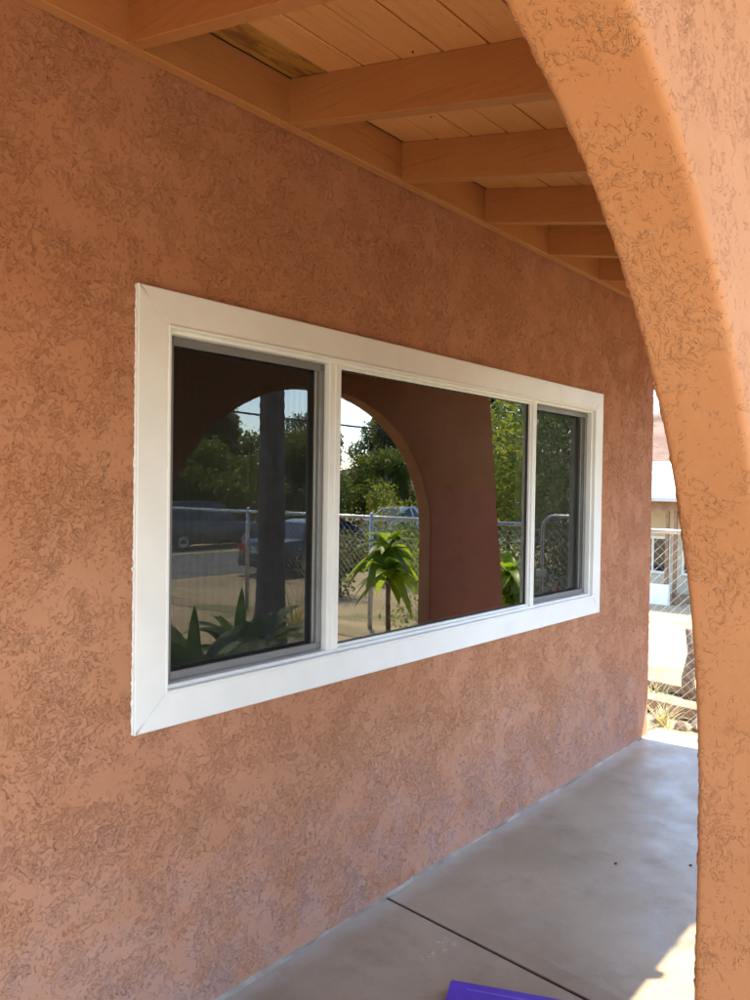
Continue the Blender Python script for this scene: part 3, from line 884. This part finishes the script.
def banana_like(x, y, label, seed):
    g = np.random.default_rng(seed); z0 = float(zt(x, y))
    root = empty('large_leaved_plant', (x, y, z0), label, 'plant')
    spec = [(2.2, .86, .10, 1.35, .14), (2.7, .74, .09, 1.2, .25)] + [(k * 2.4 + g.normal(0, .3), g.uniform(.75, 1.1), g.uniform(.12, .19), g.uniform(.85, 1.25), g.uniform(.38, .6)) for k in range(20)]
    for i, (a, ln, w, rise, dr) in enumerate(spec):
        V, F = blade((x + g.normal(0, .04), y + g.normal(0, .04), z0 + .22), a, ln, w, rise, dr, 10, 0.25, g)
        mesh_obj('leaf', V, F, M['leaf_deep'], root, smooth=True)
    b = MB()
    for i in range(5):
        b.tube([(x + g.normal(0, .05), y + g.normal(0, .05), z0 - .02), (x + g.normal(0, .04), y + g.normal(0, .04), z0 + .34)], [.022, .014], 6)
    b.build('stem', M['leaf_deep'], root, smooth=True)
    return root
banana_like(3.35, -2.45, 'dark green large leaved plant low in the reflection of the left pane', 21)
banana_like(2.75, -2.7, 'large arching leaves at the lower left corner of the left pane', 22)

banana_like(4.15, -2.95, 'large leaved green plant reflected at the foot of the palm trunk', 23)
banana_like(3.05, -2.15, 'nearest large leaved plant, filling the bottom of the left pane', 24)

def grass_tuft(x, y, label, seed, n=70, ln=0.75):
    g = np.random.default_rng(seed); z0 = float(zt(x, y))
    V = []; F = []
    for i in range(n):
        v, f = blade((x + g.normal(0, .04), y + g.normal(0, .04), z0 - .01), g.uniform(0, 6.28), ln * g.uniform(.5, 1.1), .012, g.uniform(.8, 1.45), g.uniform(.2, .6), 6, 0.1, g)
        b_ = len(V); V += v; F += [tuple(q + b_ for q in ff) for ff in f]
    tag(mesh_obj('ornamental_grass', V, F, M['straw'], None, base=(x, y, z0)), label, 'grass', None)
grass_tuft(6.3, -4.62, 'pale tuft of ornamental grass beside the palm trunk in the reflection', 31)

# palm
def palm(x, y, h, label):
    z0 = float(zt(x, y))
    root = empty('palm_tree', (x, y, z0), label, 'palm')
    zs = np.linspace(-0.05, h, 120)
    b = MB()
    r = 0.150 - 0.035 * zs / h + 0.05 * np.exp(-zs / 0.35)
    r = r * (1 + 0.035 * np.where((np.arange(120) % 3) == 0, 1.0, -0.3))
    b.tube([(x + 0.03 * math.sin(z * .7), y + 0.02 * math.cos(z * .9), z0 + z) for z in zs], list(r), 18)
    b.build('trunk', M['palmbark'], root, smooth=True)
    g = np.random.default_rng(5)
    V = []; F = []
    top = np.array((x, y, z0 + h))
    for i in range(34):
        a = i * 2.39996; rise = 1.2 - 1.9 * i / 34 + g.normal(0, .1)
        ln = g.uniform(1.0, 1.4)
        tipp = top + np.array((math.cos(a) * math.cos(rise), math.sin(a) * math.cos(rise), math.sin(rise) - .15)) * ln * .8
        bb = MB(); bb.tube([top, (top + tipp) / 2 + np.array((0, 0, .06)), tipp], [.02, .015, .01], 5, cap=False)
        o_ = len(V); V += bb.V; F += [tuple(q + o_ for q in f) for f in bb.F]
        d = unit(tipp - top); s = unit(np.cross(d, np.array((0, 0, 1.0)))); up = np.cross(s, d)
        for k in range(17):
            fa = (k - 8) / 8 * 1.5
            dd = d * math.cos(fa) + s * math.sin(fa)
            L = ln * .62 * (0.75 + .25 * math.cos(fa))
            p1 = tipp + dd * L * .6 + up * .03; p2 = tipp + dd * L - np.array((0, 0, .12))
            sd = unit(np.cross(dd, up)) * .022
            o_ = len(V)
            V += [tipp - sd * .3, tipp + sd * .3, p1 + sd, p1 - sd, p2]
            F += [(o_, o_ + 1, o_ + 2, o_ + 3), (o_ + 3, o_ + 2, o_ + 4)]
    mesh_obj('crown', V, F, M['leaf_mid'], root)
palm(5.62, -4.30, 4.9, 'tall palm trunk standing in the yard, reflected in the left pane')

# ------------------------------------------------------------------ chain link fence
FX, FZ = 7.2, 1.15
def fence_bottom(y): return float(zt(FX, y)) + 0.03
def chain_mesh(y0, y1, ztop, zb, d=0.044, r=0.0021):
    """zigzag wires in the plane x=FX; d = half diagonal of a diamond, one wire every d"""
    V = []; F = []
    A = d / 2
    nst = int((y1 - y0) / d)
    for k in range(nst):
        ya = y0 + (k + 0.5) * d
        n = int((ztop - zb(ya)) / d)
        P = np.array([(FX + (0.0016 if i % 2 else -0.0016), ya + (A if (i + k) % 2 else -A) * 1.06, ztop - i * d) for i in range(n + 1)])
        b0 = len(V)
        for p in P:
            for a in (0.5, 2.6, 4.7):
                V.append((p[0] + r * math.cos(a), p[1] + r * math.sin(a) * .9, p[2] + r * math.sin(a) * .5))
        for i in range(n):
            for q in range(3):
                q2 = (q + 1) % 3
                F.append((b0 + i*3 + q, b0 + i*3 + q2, b0 + i*3 + 3 + q2, b0 + i*3 + 3 + q))
    return V, np.array(F)
def fence(y0, y1, step, label):
    root = empty('chain_link_fence', (FX, (y0 + y1) / 2, fence_bottom((y0 + y1) / 2)), label, 'fence', 'chain link fencing')
    V, F = chain_mesh(y0, y1, FZ - 0.01, fence_bottom)
    mesh_obj('wire_mesh', V, F, M['wire'], root)
    b = MB(); b.tube([(FX + .03, y0, FZ), (FX + .03, y1, FZ)], 0.022, 10); b.build('top_rail', M['steel'], root, smooth=True)
    n = max(1, round((y1 - y0) / step))
    for i in range(n + 1):
        yy = y0 + (y1 - y0) * i / n
        b = MB(); b.tube([(FX + .03, yy, fence_bottom(yy) - .2), (FX + .03, yy, FZ + .03), (FX + .03, yy, FZ + .06)], [.03, .03, .012], 10)
        b.build('post', M['steel'], root, smooth=True)
fence(-11.0, -2.05, 2.4, 'chain link fence with steel top rail running to the street in the reflection')
fence(-0.55, 4.2, 2.4, 'chain link fence with steel top rail seen past the end of the house wall')
gate = empty('chain_link_gate', (FX, -1.3, -0.6), 'rounded pipe gate of chain link reflected in the right pane', 'gate')
gpts = []
gy0, gy1, gz0, gz1, gr = -1.93, -0.68, -0.45, 1.25, 0.14
for (cy_, cz_, a0) in ((gy1 - gr, gz1 - gr, 0), (gy0 + gr, gz1 - gr, 90), (gy0 + gr, gz0 + gr, 180), (gy1 - gr, gz0 + gr, 270)):
    for a in np.linspace(a0, a0 + 90, 7): gpts.append((FX + .03, cy_ + gr * math.cos(R_(a)), cz_ + gr * math.sin(R_(a))))
gpts.append(gpts[0])
b = MB(); b.tube(gpts, 0.02, 10, cap=False); b.build('pipe_frame', M['steel'], gate, smooth=True)
V, F = chain_mesh(gy0 + .04, gy1 - .03, gz1 - 0.02, lambda y: gz0 + .02); mesh_obj('wire_mesh', V, F, M['wire'], gate)
for zz in (-0.15, 0.95):
    b = MB(); b.tube([(FX + .03, gy1 + .10, zz), (FX + .03, gy1 - .02, zz)], .012, 8); b.build('hinge', M['steel'], gate, smooth=True)
b = MB(); b.box((FX + .0, gy0 - .06, .62), (FX + .05, gy0 + .05, .70), .006); b.build('latch', M['steel'], gate)

# ------------------------------------------------------------------ hedge and trees
tree('hedge_shrub', 9.6, -4.1, 3.3, 1.55, M['leaf_lime'], 'lime green leafy shrub reflected just right of the stucco pier', 'shrub', 'shrubs beyond the fence', 6500, .085, 41, low=.05, tr=.06)
tree('hedge_shrub', 11.3, -3.6, 3.6, 1.6, M['leaf_mid'], 'mid green shrub reflected in the right pane', 'shrub', 'shrubs beyond the fence', 6500, .09, 42, low=.05, tr=.06)
tree('hedge_shrub', 12.6, -5.6, 4.0, 1.9, M['leaf_mid'], 'tall mid green shrub reflected behind the lime green one', 'shrub', 'shrubs beyond the fence', 6500, .10, 43, low=.05, tr=.06)
tree('hedge_shrub', 11.4, -1.6, 3.4, 1.35, M['leaf_dry'], 'olive shrub at the right edge of the right pane', 'shrub', 'shrubs beyond the fence', 5000, .09, 44, low=.05, tr=.06)
tree('shade_tree', 19.0, -10.4, 8.6, 3.2, M['leaf_dark'], 'tall dark tree topping the lime green shrub in the reflection', 'tree', 'trees beyond the fence', 5500, .26, 45, low=.4)
tree('shade_tree', 21.5, -7.5, 8.0, 3.0, M['leaf_dark'], 'tall dark tree high in the reflection of the right pane', 'tree', 'trees beyond the fence', 5000, .26, 46, low=.3)
tree('flowering_shrub', 9.2, -2.3, 0.9, .55, M['petal'], 'low pink flowered bush at the foot of the right pane reflection', 'shrub', None, 900, .06, 47, low=.1, tr=.02)
far = [  # x, y, h, r, material, label
 (19.5, -27.0, 4.6, 2.6, 'leaf_mid', 'bushy green tree across the street, leftmost in the left pane', 0),
 (24.5, -29.5, 6.4, 2.8, 'leaf_dry', 'tall feathery olive tree reflected left of the palm trunk', 1),
 (28.0, -27.0, 5.0, 2.8, 'leaf_mid', 'green tree across the street reflected just left of the palm trunk', 0),
 (31.8, -29.0, 6.2, 2.6, 'leaf_dry', 'feathery olive tree reflected behind the palm trunk', 1),
 (33.5, -25.5, 4.6, 2.6, 'leaf_mid', 'green tree reflected right of the palm trunk', 0),
 (37.5, -29.0, 7.6, 2.4, 'leaf_dry', 'tallest feathery tree reflected at the left of the centre pane', 1),
 (38.5, -24.5, 4.9, 2.8, 'leaf_mid', 'rounded green tree under the feathery one in the centre pane', 0),
 (43.0, -27.5, 7.2, 2.6, 'leaf_dry', 'feathery tree reflected beside the arch curve in the centre pane', 1),
 (33.5, -19.8, 3.6, 2.4, 'leaf_dark', 'low dark green tree at the left edge of the centre pane', 0),
 (38.0, -20.8, 4.2, 2.6, 'leaf_lime', 'yellow green bush reflected next to the arch edge', 0),
 (47.0, -25.0, 6.0, 3.2, 'leaf_mid', 'large green tree reflected behind the stucco pier', 0),
 (22.0, -25.5, 4.2, 2.6, 'leaf_mid', 'rounded green tree across the street behind the brown car', 0),
 (27.5, -32.0, 6.6, 3.0, 'leaf_mid', 'big green tree behind the others left of the palm trunk', 0),
 (34.5, -32.5, 6.8, 3.0, 'leaf_dark', 'big dark tree behind the others right of the palm trunk', 0),
 (41.0, -31.5, 7.0, 3.0, 'leaf_dark', 'big dark tree behind the others in the centre pane', 0),
 (20.5, -32.5, 5.8, 3.0, 'leaf_dark', 'big dark tree behind the others at the left of the left pane', 0),
 (15.0, -30.0, 5.6, 2.8, 'leaf_dry', 'olive tree across the street beyond the left end of the window', 1)]
for i, (x, y, h, r, mt, lb, fe) in enumerate(far):
    tree('street_tree', x, y, h * .9, r, M[mt], lb, 'tree', 'trees across the street', 14000, .20 if fe else .19, 60 + i, feathery=bool(fe), low=.30 if fe else .12)
for i, (x, y, h, r, mt, lb) in enumerate(((26.0, -23.5, 2.2, 1.7, 'leaf_dark', 'low dark bush across the street behind the brown car'), (30.5, -22.8, 2.0, 1.6, 'leaf_lime', 'low yellowish bush across the street right of the brown car'))):
    tree('roadside_bush', x, y, h, r, M[mt], lb, 'bush', 'bushes across the street', 2600, .16, 90 + i, low=.08, tr=.05)
tree('roadside_bush', 11.6, -8.8, 1.25, .9, M['leaf_dry'], 'dry olive bush by the fence behind the broad leaved plant', 'bush', None, 2200, .08, 95, low=.1, tr=.03)
tree('roadside_bush', 14.4, -9.6, 1.5, 1.0, M['leaf_lime'], 'yellow green bush beyond the fence under the dark tree', 'bush', None, 2200, .09, 96, low=.1, tr=.03)

# ------------------------------------------------------------------ parked cars
M['tyre'] = simple('tyre_rubber', (0.02, 0.02, 0.02), 0.85, 0.3)
M['rim'] = simple('alloy_rim', (0.45, 0.45, 0.46), 0.35, 0.5, 0.8)
M['carglass'] = simple('car_glass', (0.012, 0.014, 0.016), 0.06, 0.6, var=0.02)
M['tail'] = simple('red_lens', (0.45, 0.015, 0.02), 0.25, 0.5, var=0.05)
M['headl'] = simple('clear_lens', (0.65, 0.66, 0.68), 0.15, 0.5, var=0.05)
M['trimblack'] = simple('black_trim', (0.018, 0.018, 0.018), 0.6, 0.4)
def car_paint(name, col):
    m, t = new_mat(name)
    p = principled(t, col, 0.32, 0.5, 0.35)
    p.inputs['Coat Weight'].default_value = 0.8; p.inputs['Coat Roughness'].default_value = 0.06
    finish(t, p); return m
def car(loc, heading, prof, paint, label, group, half=0.88):
    """prof: list of (s, z_hood_or_belt, z_roof or None); s runs from tail to nose"""
    root = empty('parked_car', loc, label, 'car', group)
    c, s_ = math.cos(heading), math.sin(heading)
    def W(p): return (loc[0] + p[0] * c - p[1] * s_, loc[1] + p[0] * s_ + p[1] * c, loc[2] + p[2])
    L = prof['L']
    # body below the belt line
    st = np.linspace(0, L, 30)
    belt = np.interp(st, [q[0] for q in prof['belt']], [q[1] for q in prof['belt']])
    V = []; nsec = 12
    for u, zb in zip(st, belt):
        e = min(u, L - u)
        hw = half * (1 - 0.16 * math.exp(-e / 0.22))
        zl = 0.20 + 0.10 * math.exp(-e / 0.15)
        zb = max(zl + .25, zb - 0.08 * math.exp(-e / 0.05))
        sec = [(-hw * .80, zl), (-hw * .97, zl + .10), (-hw, zl + .28), (-hw * .985, (zl + zb) / 2 + .08), (-hw * .95, zb - .05), (-hw * .86, zb),
               (hw * .86, zb), (hw * .95, zb - .05), (hw * .985, (zl + zb) / 2 + .08), (hw, zl + .28), (hw * .97, zl + .10), (hw * .80, zl)]
        V += [W((u, a, z)) for a, z in sec]
    F = []
    for i in range(len(st) - 1):
        for k in range(nsec):
            k2 = (k + 1) % nsec
            F.append((i*nsec + k, i*nsec + k2, (i+1)*nsec + k2, (i+1)*nsec + k))
    F += [tuple(range(nsec))[::-1], tuple((len(st)-1)*nsec + k for k in range(nsec))]
    mesh_obj('body', V, F, paint, root, smooth=True)
    # cabin
    cb = prof['cabin']                                   # (s, z) polyline of the roof from tail glass foot to windscreen foot
    V = []
    for (u, z, w) in cb: V += [W((u, -half * w, z)), W((u, half * w, z))]
    fz = [np.interp(u, [q[0] for q in prof['belt']], [q[1] for q in prof['belt']]) - .03 for (u, z, w) in cb]
    nC = len(cb)
    for (u, z, w), zf in zip(cb, fz): V += [W((u, -half * .90, zf)), W((u, half * .90, zf))]
    F = []
    for i in range(nC - 1):
        F.append((2*i, 2*i+1, 2*i+3, 2*i+2))
        F.append((2*nC+2*i, 2*i, 2*i+2, 2*nC+2*i+2)); F.append((2*i+1, 2*nC+2*i+1, 2*nC+2*i+3, 2*i+3))
    mesh_obj('cabin', V, F, paint, root)
    def lerp(p, q, t): return tuple(np.array(p) * (1 - t) + np.array(q) * t)
    def glass(name, a, b_, c_, d, off):
        q = [np.array(p) for p in (a, b_, c_, d)]
        m = sum(q) / 4
        n = unit(np.cross(q[1] - q[0], q[2] - q[0]))
        q2 = [m + (p - m) * .90 for p in q]
        ctr = np.array(W((L * .5, 0, .9)))
        if np.dot(n, m - ctr) < 0: n = -n
        V = [p + n * .012 for p in q2] + [p - n * .01 for p in q2]
        MB().hexa(V).build(name, M['carglass'], root)
    idx = prof['glass']
    P = lambda i, sd: W((cb[i][0], sd * half * cb[i][2], cb[i][1]))
    B_ = lambda i, sd: W((cb[i][0], sd * half * .90, fz[i]))
    glass('rear_window', P(idx[0], -1), P(idx[0], 1), P(idx[1], 1), P(idx[1], -1), 0)
    glass('windscreen', P(idx[2], -1), P(idx[2], 1), P(idx[3], 1), P(idx[3], -1), 0)
    for sd in (-1, 1):
        for (ua, ub) in prof['side']:
            zt_ = [np.interp(u, [q[0] for q in cb], [q[1] for q in cb]) for u in (ua, ub)]
            wt_ = [np.interp(u, [q[0] for q in cb], [q[2] for q in cb]) for u in (ua, ub)]
            zf_ = [np.interp(u, [q[0] for q in prof['belt']], [q[1] for q in prof['belt']]) for u in (ua, ub)]
            glass('side_window', W((ua, sd * half * .895, zf_[0])), W((ub, sd * half * .895, zf_[1])), W((ub, sd * half * wt_[1], zt_[1] - .02)), W((ua, sd * half * wt_[0], zt_[0] - .02)), 0)
        for u in prof['wheels']:
            wc = empty('wheel', W((u, sd * (half - .09), .325)), parent=root)
            b = MB(); pts = [W((u, sd * (half - .20), .325)), W((u, sd * (half - .18), .325)), W((u, sd * (half - .01), .325)), W((u, sd * (half + .01), .325))]
            b.tube(pts, [.29, .325, .325, .29], 24); b.build('tyre', M['tyre'], wc, smooth=True)
            b = MB(); b.tube([W((u, sd * (half - .02), .325)), W((u, sd * (half + .015), .325)), W((u, sd * (half + .005), .325))], [.21, .21, .05], 18); b.build('rim', M['rim'], wc)
            b = MB(); arc = [W((u + .37 * math.cos(R_(a)), sd * (half - .004), .325 + .37 * math.sin(R_(a)))) for a in range(-10, 191, 20)]
            b.tube(arc, .028, 6); b.build('wheel_arch', M['trimblack'], root, smooth=True)
        zb = np.interp(.05, [q[0] for q in prof['belt']], [q[1] for q in prof['belt']])
        b = MB(); y0, y1 = sorted((sd * half * .50, sd * half * .86)); b.hexa([W(p) for p in ((-.015, y0, zb-.24), (.10, y0, zb-.24), (.10, y1, zb-.24), (-.005, y1, zb-.24), (-.015, y0, zb-.07), (.10, y0, zb-.07), (.10, y1, zb-.07), (-.005, y1, zb-.07))]); b.build('tail_light', M['tail'], root)
        b = MB(); zn = np.interp(L - .05, [q[0] for q in prof['belt']], [q[1] for q in prof['belt']])
        b.hexa([W(p) for p in ((L-.14, y0, zn-.16), (L+.012, y0, zn-.16), (L+.004, y1, zn-.16), (L-.14, y1, zn-.16), (L-.14, y0, zn-.04), (L+.006, y0, zn-.05), (L-.0, y1, zn-.05), (L-.14, y1, zn-.04))]); b.build('headlight', M['headl'], root)
        b = MB(); um = prof['side'][-1][1] - .12; b.box((0,0,0),(.12,.14,.11),.03); 
        b.V = [W((um + v[0], sd * (half * .96) + (v[1] - .07) + sd * .06, np.interp(um, [q[0] for q in prof['belt']], [q[1] for q in prof['belt']]) + v[2])) for v in b.V]
        b.build('door_mirror', M['trimblack'], root)
    for u, nm in ((-.03, 'rear_bumper'), (L - .09, 'front_bumper')):
        b = MB(); b.box((u, -half * .90, .24), (u + .13, half * .90, .46), .05); b.V = [W(v) for v in b.V]; b.build(nm, paint, root)
    return root
sedan = dict(L=4.7, belt=[(0, .86), (.10, .93), (.85, .97), (3.1, .90), (4.2, .78), (4.6, .68), (4.7, .60)],
             cabin=[(.75, .95, .80), (1.30, 1.36, .68), (1.75, 1.43, .66), (2.35, 1.43, .66), (2.65, 1.38, .68), (3.45, .90, .80)], glass=(0, 1, 4, 5),
             side=[(1.05, 1.95), (2.0, 3.0)], wheels=(.95, 3.72))
suv = dict(L=4.8, belt=[(0, .95), (.10, 1.0), (.85, 1.02), (3.3, 1.00), (4.4, .92), (4.7, .80), (4.8, .70)],
           cabin=[(.10, 1.0, .84), (.45, 1.62, .74), (1.0, 1.72, .74), (2.4, 1.72, .74), (2.75, 1.65, .74), (3.55, 1.0, .82)], glass=(0, 1, 4, 5),
           side=[(.40, 1.2), (1.25, 2.1), (2.15, 3.05)], wheels=(.95, 3.80))
car((13.1, -13.0, -.80), R_(2.0), sedan, car_paint('black_blue_paint', (0.012, 0.014, 0.022)), 'dark blue black saloon car parked beyond the fence, reflected by the palm trunk', 'cars parked by the street')
car((15.3, -21.3, -.80), R_(-1.0), suv, car_paint('dark_brown_paint', (0.035, 0.022, 0.018)), 'dark brown car parked across the street, reflected at the left edge', 'cars parked by the street')
car((26.5, -20.6, -.80), R_(1.0), sedan, car_paint('silver_paint', (0.42, 0.43, 0.44)), 'silver car parked across the street right of the palm trunk', 'cars parked by the street')

# ------------------------------------------------------------------ power line
M['pole'] = simple('weathered_pole', (0.12, 0.085, 0.06), 0.95, 0.2, var=0.3, scale=5)
M['cable'] = simple('black_cable', (0.015, 0.015, 0.016), 0.6)
poles = [(-6.0, -23.2), (62.0, -22.6)]
for i, (x, y) in enumerate(poles):
    root = empty('utility_pole', (x, y, -.8), ('wooden utility pole far to the left across the street', 'wooden utility pole far along the street behind the trees')[i], 'pole', 'utility poles')
    b = MB(); b.tube([(x, y, -1.0), (x, y, 9.3)], [.16, .11], 12); b.build('post', M['pole'], root, smooth=True)
    for z in (8.8, 7.4):
        b = MB(); b.box((x - .06, y - 1.1, z), (x + .06, y + 1.1, z + .11), .01); b.build('crossarm', M['pole'], root)
for i, (dy, z, lb) in enumerate(((-1.0, 8.95, 'uppermost far power cable crossing the reflected sky'), (1.0, 8.95, 'uppermost near power cable crossing the reflected sky'), (-.9, 7.55, 'lower far power cable crossing the reflected sky'), (.9, 7.55, 'lower near power cable crossing the reflected sky'), (.15, 6.3, 'thick lowest cable crossing the reflected sky'))):
    pts = []
    for u in np.linspace(0, 1, 41):
        x = poles[0][0] + (poles[1][0] - poles[0][0]) * u; y = poles[0][1] + (poles[1][1] - poles[0][1]) * u + dy
        pts.append((x, y, z - 1.5 * 4 * u * (1 - u) * (0.8 + .12 * i)))
    b = MB(); b.tube(pts, .03 if i < 4 else .045, 6)
    tag(b.build('power_cable', M['cable'], None, smooth=True, base=pts[0]), lb, 'cable', 'power cables')

# ------------------------------------------------------------------ neighbour seen past the end of the wall
M['cream'] = simple('cream_wall', (0.55, 0.46, 0.34), 0.9, 0.2, var=.08, scale=2)
M['whitew'] = simple('white_wall', (0.75, 0.74, 0.70), 0.85, 0.2, var=.05, scale=2)
M['brown'] = simple('brown_timber', (0.20, 0.12, 0.07), 0.9, 0.2, var=.2, scale=6)
M['metalroof'] = simple('pale_metal_roof', (0.36, 0.36, 0.35), 0.5, 0.4, 0.1, var=.06, scale=2)
nb = empty('neighbour_house', (21.0, 5.5, -1.15), 'low cream house with pale roof and porch posts seen beyond the chain link fence', 'house')
MB().box((19.6, 1.5, -1.15), (25.0, 11.0, 1.30)).build('wall', M['cream'], nb)
b = MB(); b.hexa([(17.2,0.9,1.30),(17.2,11.6,1.30),(21.2,11.6,2.25),(21.2,0.9,2.25),(17.2,0.9,1.38),(17.2,11.6,1.38),(21.2,11.6,2.33),(21.2,0.9,2.33)]); b.build('roof', M['metalroof'], nb)
b = MB(); b.hexa([(21.2,0.9,2.25),(21.2,11.6,2.25),(25.6,11.6,1.2),(25.6,0.9,1.2),(21.2,0.9,2.33),(21.2,11.6,2.33),(25.6,11.6,1.28),(25.6,0.9,1.28)]); b.build('roof', M['metalroof'], nb)
b = MB(); b.box((17.45, 1.0, 1.08), (17.60, 11.5, 1.298)); b.build('porch_beam', M['brown'], nb)
for yy in (1.2, 4.22, 4.40, 7.6, 11.2):
    b = MB(); b.box((17.48, yy - .035, -1.15), (17.55, yy + .035, 1.079)); b.build('porch_post', M['brown'], nb)
b = MB(); b.box((17.3, 4.28, -1.15), (17.42, 7.0, -.55), .01); b.build('low_wall', M['whitew'], nb)
for (a, c) in ((3.9, 4.75), (5.05, 5.9)):
    f = MB(); f.box((19.54, a, -.55), (19.61, c, .40), .01); fr_ = f.build('window_frame', M['whitew'], nb)
    for (p, q) in ((a + .06, (a + c) / 2 - .03), ((a + c) / 2 + .03, c - .06)):
        MB().box((19.535, p, -.48), (19.55, q, .33)).build('pane', M['carglass'], fr_)
MB().box((19.55, 6.9, -1.15), (19.62, 7.8, .85), .01).build('door', M['brown'], nb)

# lumber, stones and a log just behind the fence
M['oldwood'] = simple('weathered_lumber', (0.24, 0.17, 0.11), 0.9, 0.2, var=.3, scale=9)
M['stone'] = simple('rubble_stone', (0.33, 0.26, 0.20), 0.95, 0.2, var=.35, scale=12, bump=.01, bscale=40)
def plank(cx, cy, z, L, w, h, ang, tilt, mat, label):
    b = MB(); b.box((-L/2, -w/2, 0), (L/2, w/2, h), .008)
    ca, sa = math.cos(ang), math.sin(ang)
    b.V = [(cx + v[0]*ca - v[1]*sa, cy + v[0]*sa + v[1]*ca, z + v[2] + v[0]*tilt) for v in b.V]
    tag(b.build('timber_plank', mat, None, base=(cx, cy, z)), label, 'plank', 'planks behind the fence')
plank(8.9, 1.35, -.98, 2.6, .30, .14, R_(82), 0, M['oldwood'], 'brown weathered plank lying nearer the chain link fence')
plank(9.9, 1.7, -.98, 2.4, .24, .10, R_(84), 0, M['oldwood'], 'brown weathered plank lying farther behind the fence')
def stone(x, y, r, seed, label):
    g = np.random.default_rng(seed); z0 = float(zt(x, y))
    import bmesh
    bm = bmesh.new(); bmesh.ops.create_icosphere(bm, subdivisions=2, radius=1.0)
    sc_ = g.uniform(.7, 1.2, 3); ph = g.uniform(0, 6, 6)
    V = []
    for v in bm.verts:
        p = np.array(v.co) * sc_
        k = 1 + .16 * math.sin(3 * p[0] + ph[0]) + .14 * math.sin(4 * p[1] + ph[1]) + .10 * math.sin(5 * p[2] + ph[2])
        V.append((x + p[0]*r*k, y + p[1]*r*k, z0 + r*.45 + max(-.5, p[2])*r*k*.8))
    F = [tuple(v.index for v in f.verts) for f in bm.faces]; bm.free()
    tag(mesh_obj('stone', V, F, M['stone'], None, base=(x, y, z0)), label, 'stone', 'stones behind the fence')
for i, (x, y, r) in enumerate(((7.75, .62, .10), (7.65, .85, .12), (7.9, 1.05, .08), (7.6, 1.15, .09), (8.45, .75, .13), (8.5, 1.25, .10), (7.85, .42, .11), (8.35, .95, .08))):
    stone(x, y, r, 200 + i, 'small rubble stone on the ground behind the chain link fence')
b = MB(); lp = [(9.55, 1.27, -1.02), (9.52, 1.29, -.72), (9.58, 1.25, -.42), (9.55, 1.29, -.12)]
b.tube(lp, [.085, .08, .07, .055], 10)
tag(b.build('stump', M['bark'], None, smooth=True, base=(9.55, 1.2, -1.02)), 'brown upright log standing on the bright ground behind the fence', 'log')
grass_tuft(8.35, 1.15, 'dry weeds growing between the stones behind the fence', 78, 50, .5)
grass_tuft(9.3, 1.60, 'dry yellow weeds on the bright ground behind the fence', 77, 40, .4)
tree('hillside_bush', 60.0, 19.6, 4.4, 3.2, M['leaf_dry'], 'pale olive bush rising behind the neighbouring roof', 'bush', None, 2500, .3, 120, low=.1)

# dry bits on the floor
M['dryleaf'] = simple('dry_leaf', (0.09, 0.05, 0.025), 0.8, .3)
for i, (x, y, s, lb) in enumerate(((3.05, -.54, .010, 'small dark dry leaf in the middle of the far floor panel'), (3.24, -.775, .010, 'small dark dry leaf near the right pier edge'))):
    a = rng.uniform(0, 6)
    pts = [(s * math.cos(a + t_) * (1 if k % 2 else .6), s * math.sin(a + t_) * (.6), .003 if k % 2 else .0015) for k, t_ in enumerate(np.linspace(0, 2 * math.pi, 9)[:-1])]
    V = [(x + p[0], y + p[1], p[2]) for p in pts] + [(x, y, .006)] + [(x + p[0], y + p[1], .0006) for p in pts]
    F = [(k, (k + 1) % 8, 8) for k in range(8)] + [(9 + k, 9 + (k + 1) % 8, (k + 1) % 8, k) for k in range(8)] + [tuple(range(16, 8, -1))]
    tag(mesh_obj('dry_leaf', V, F, M['dryleaf'], None, base=(x, y, 0)), lb, 'leaf', 'dry leaves on the floor')
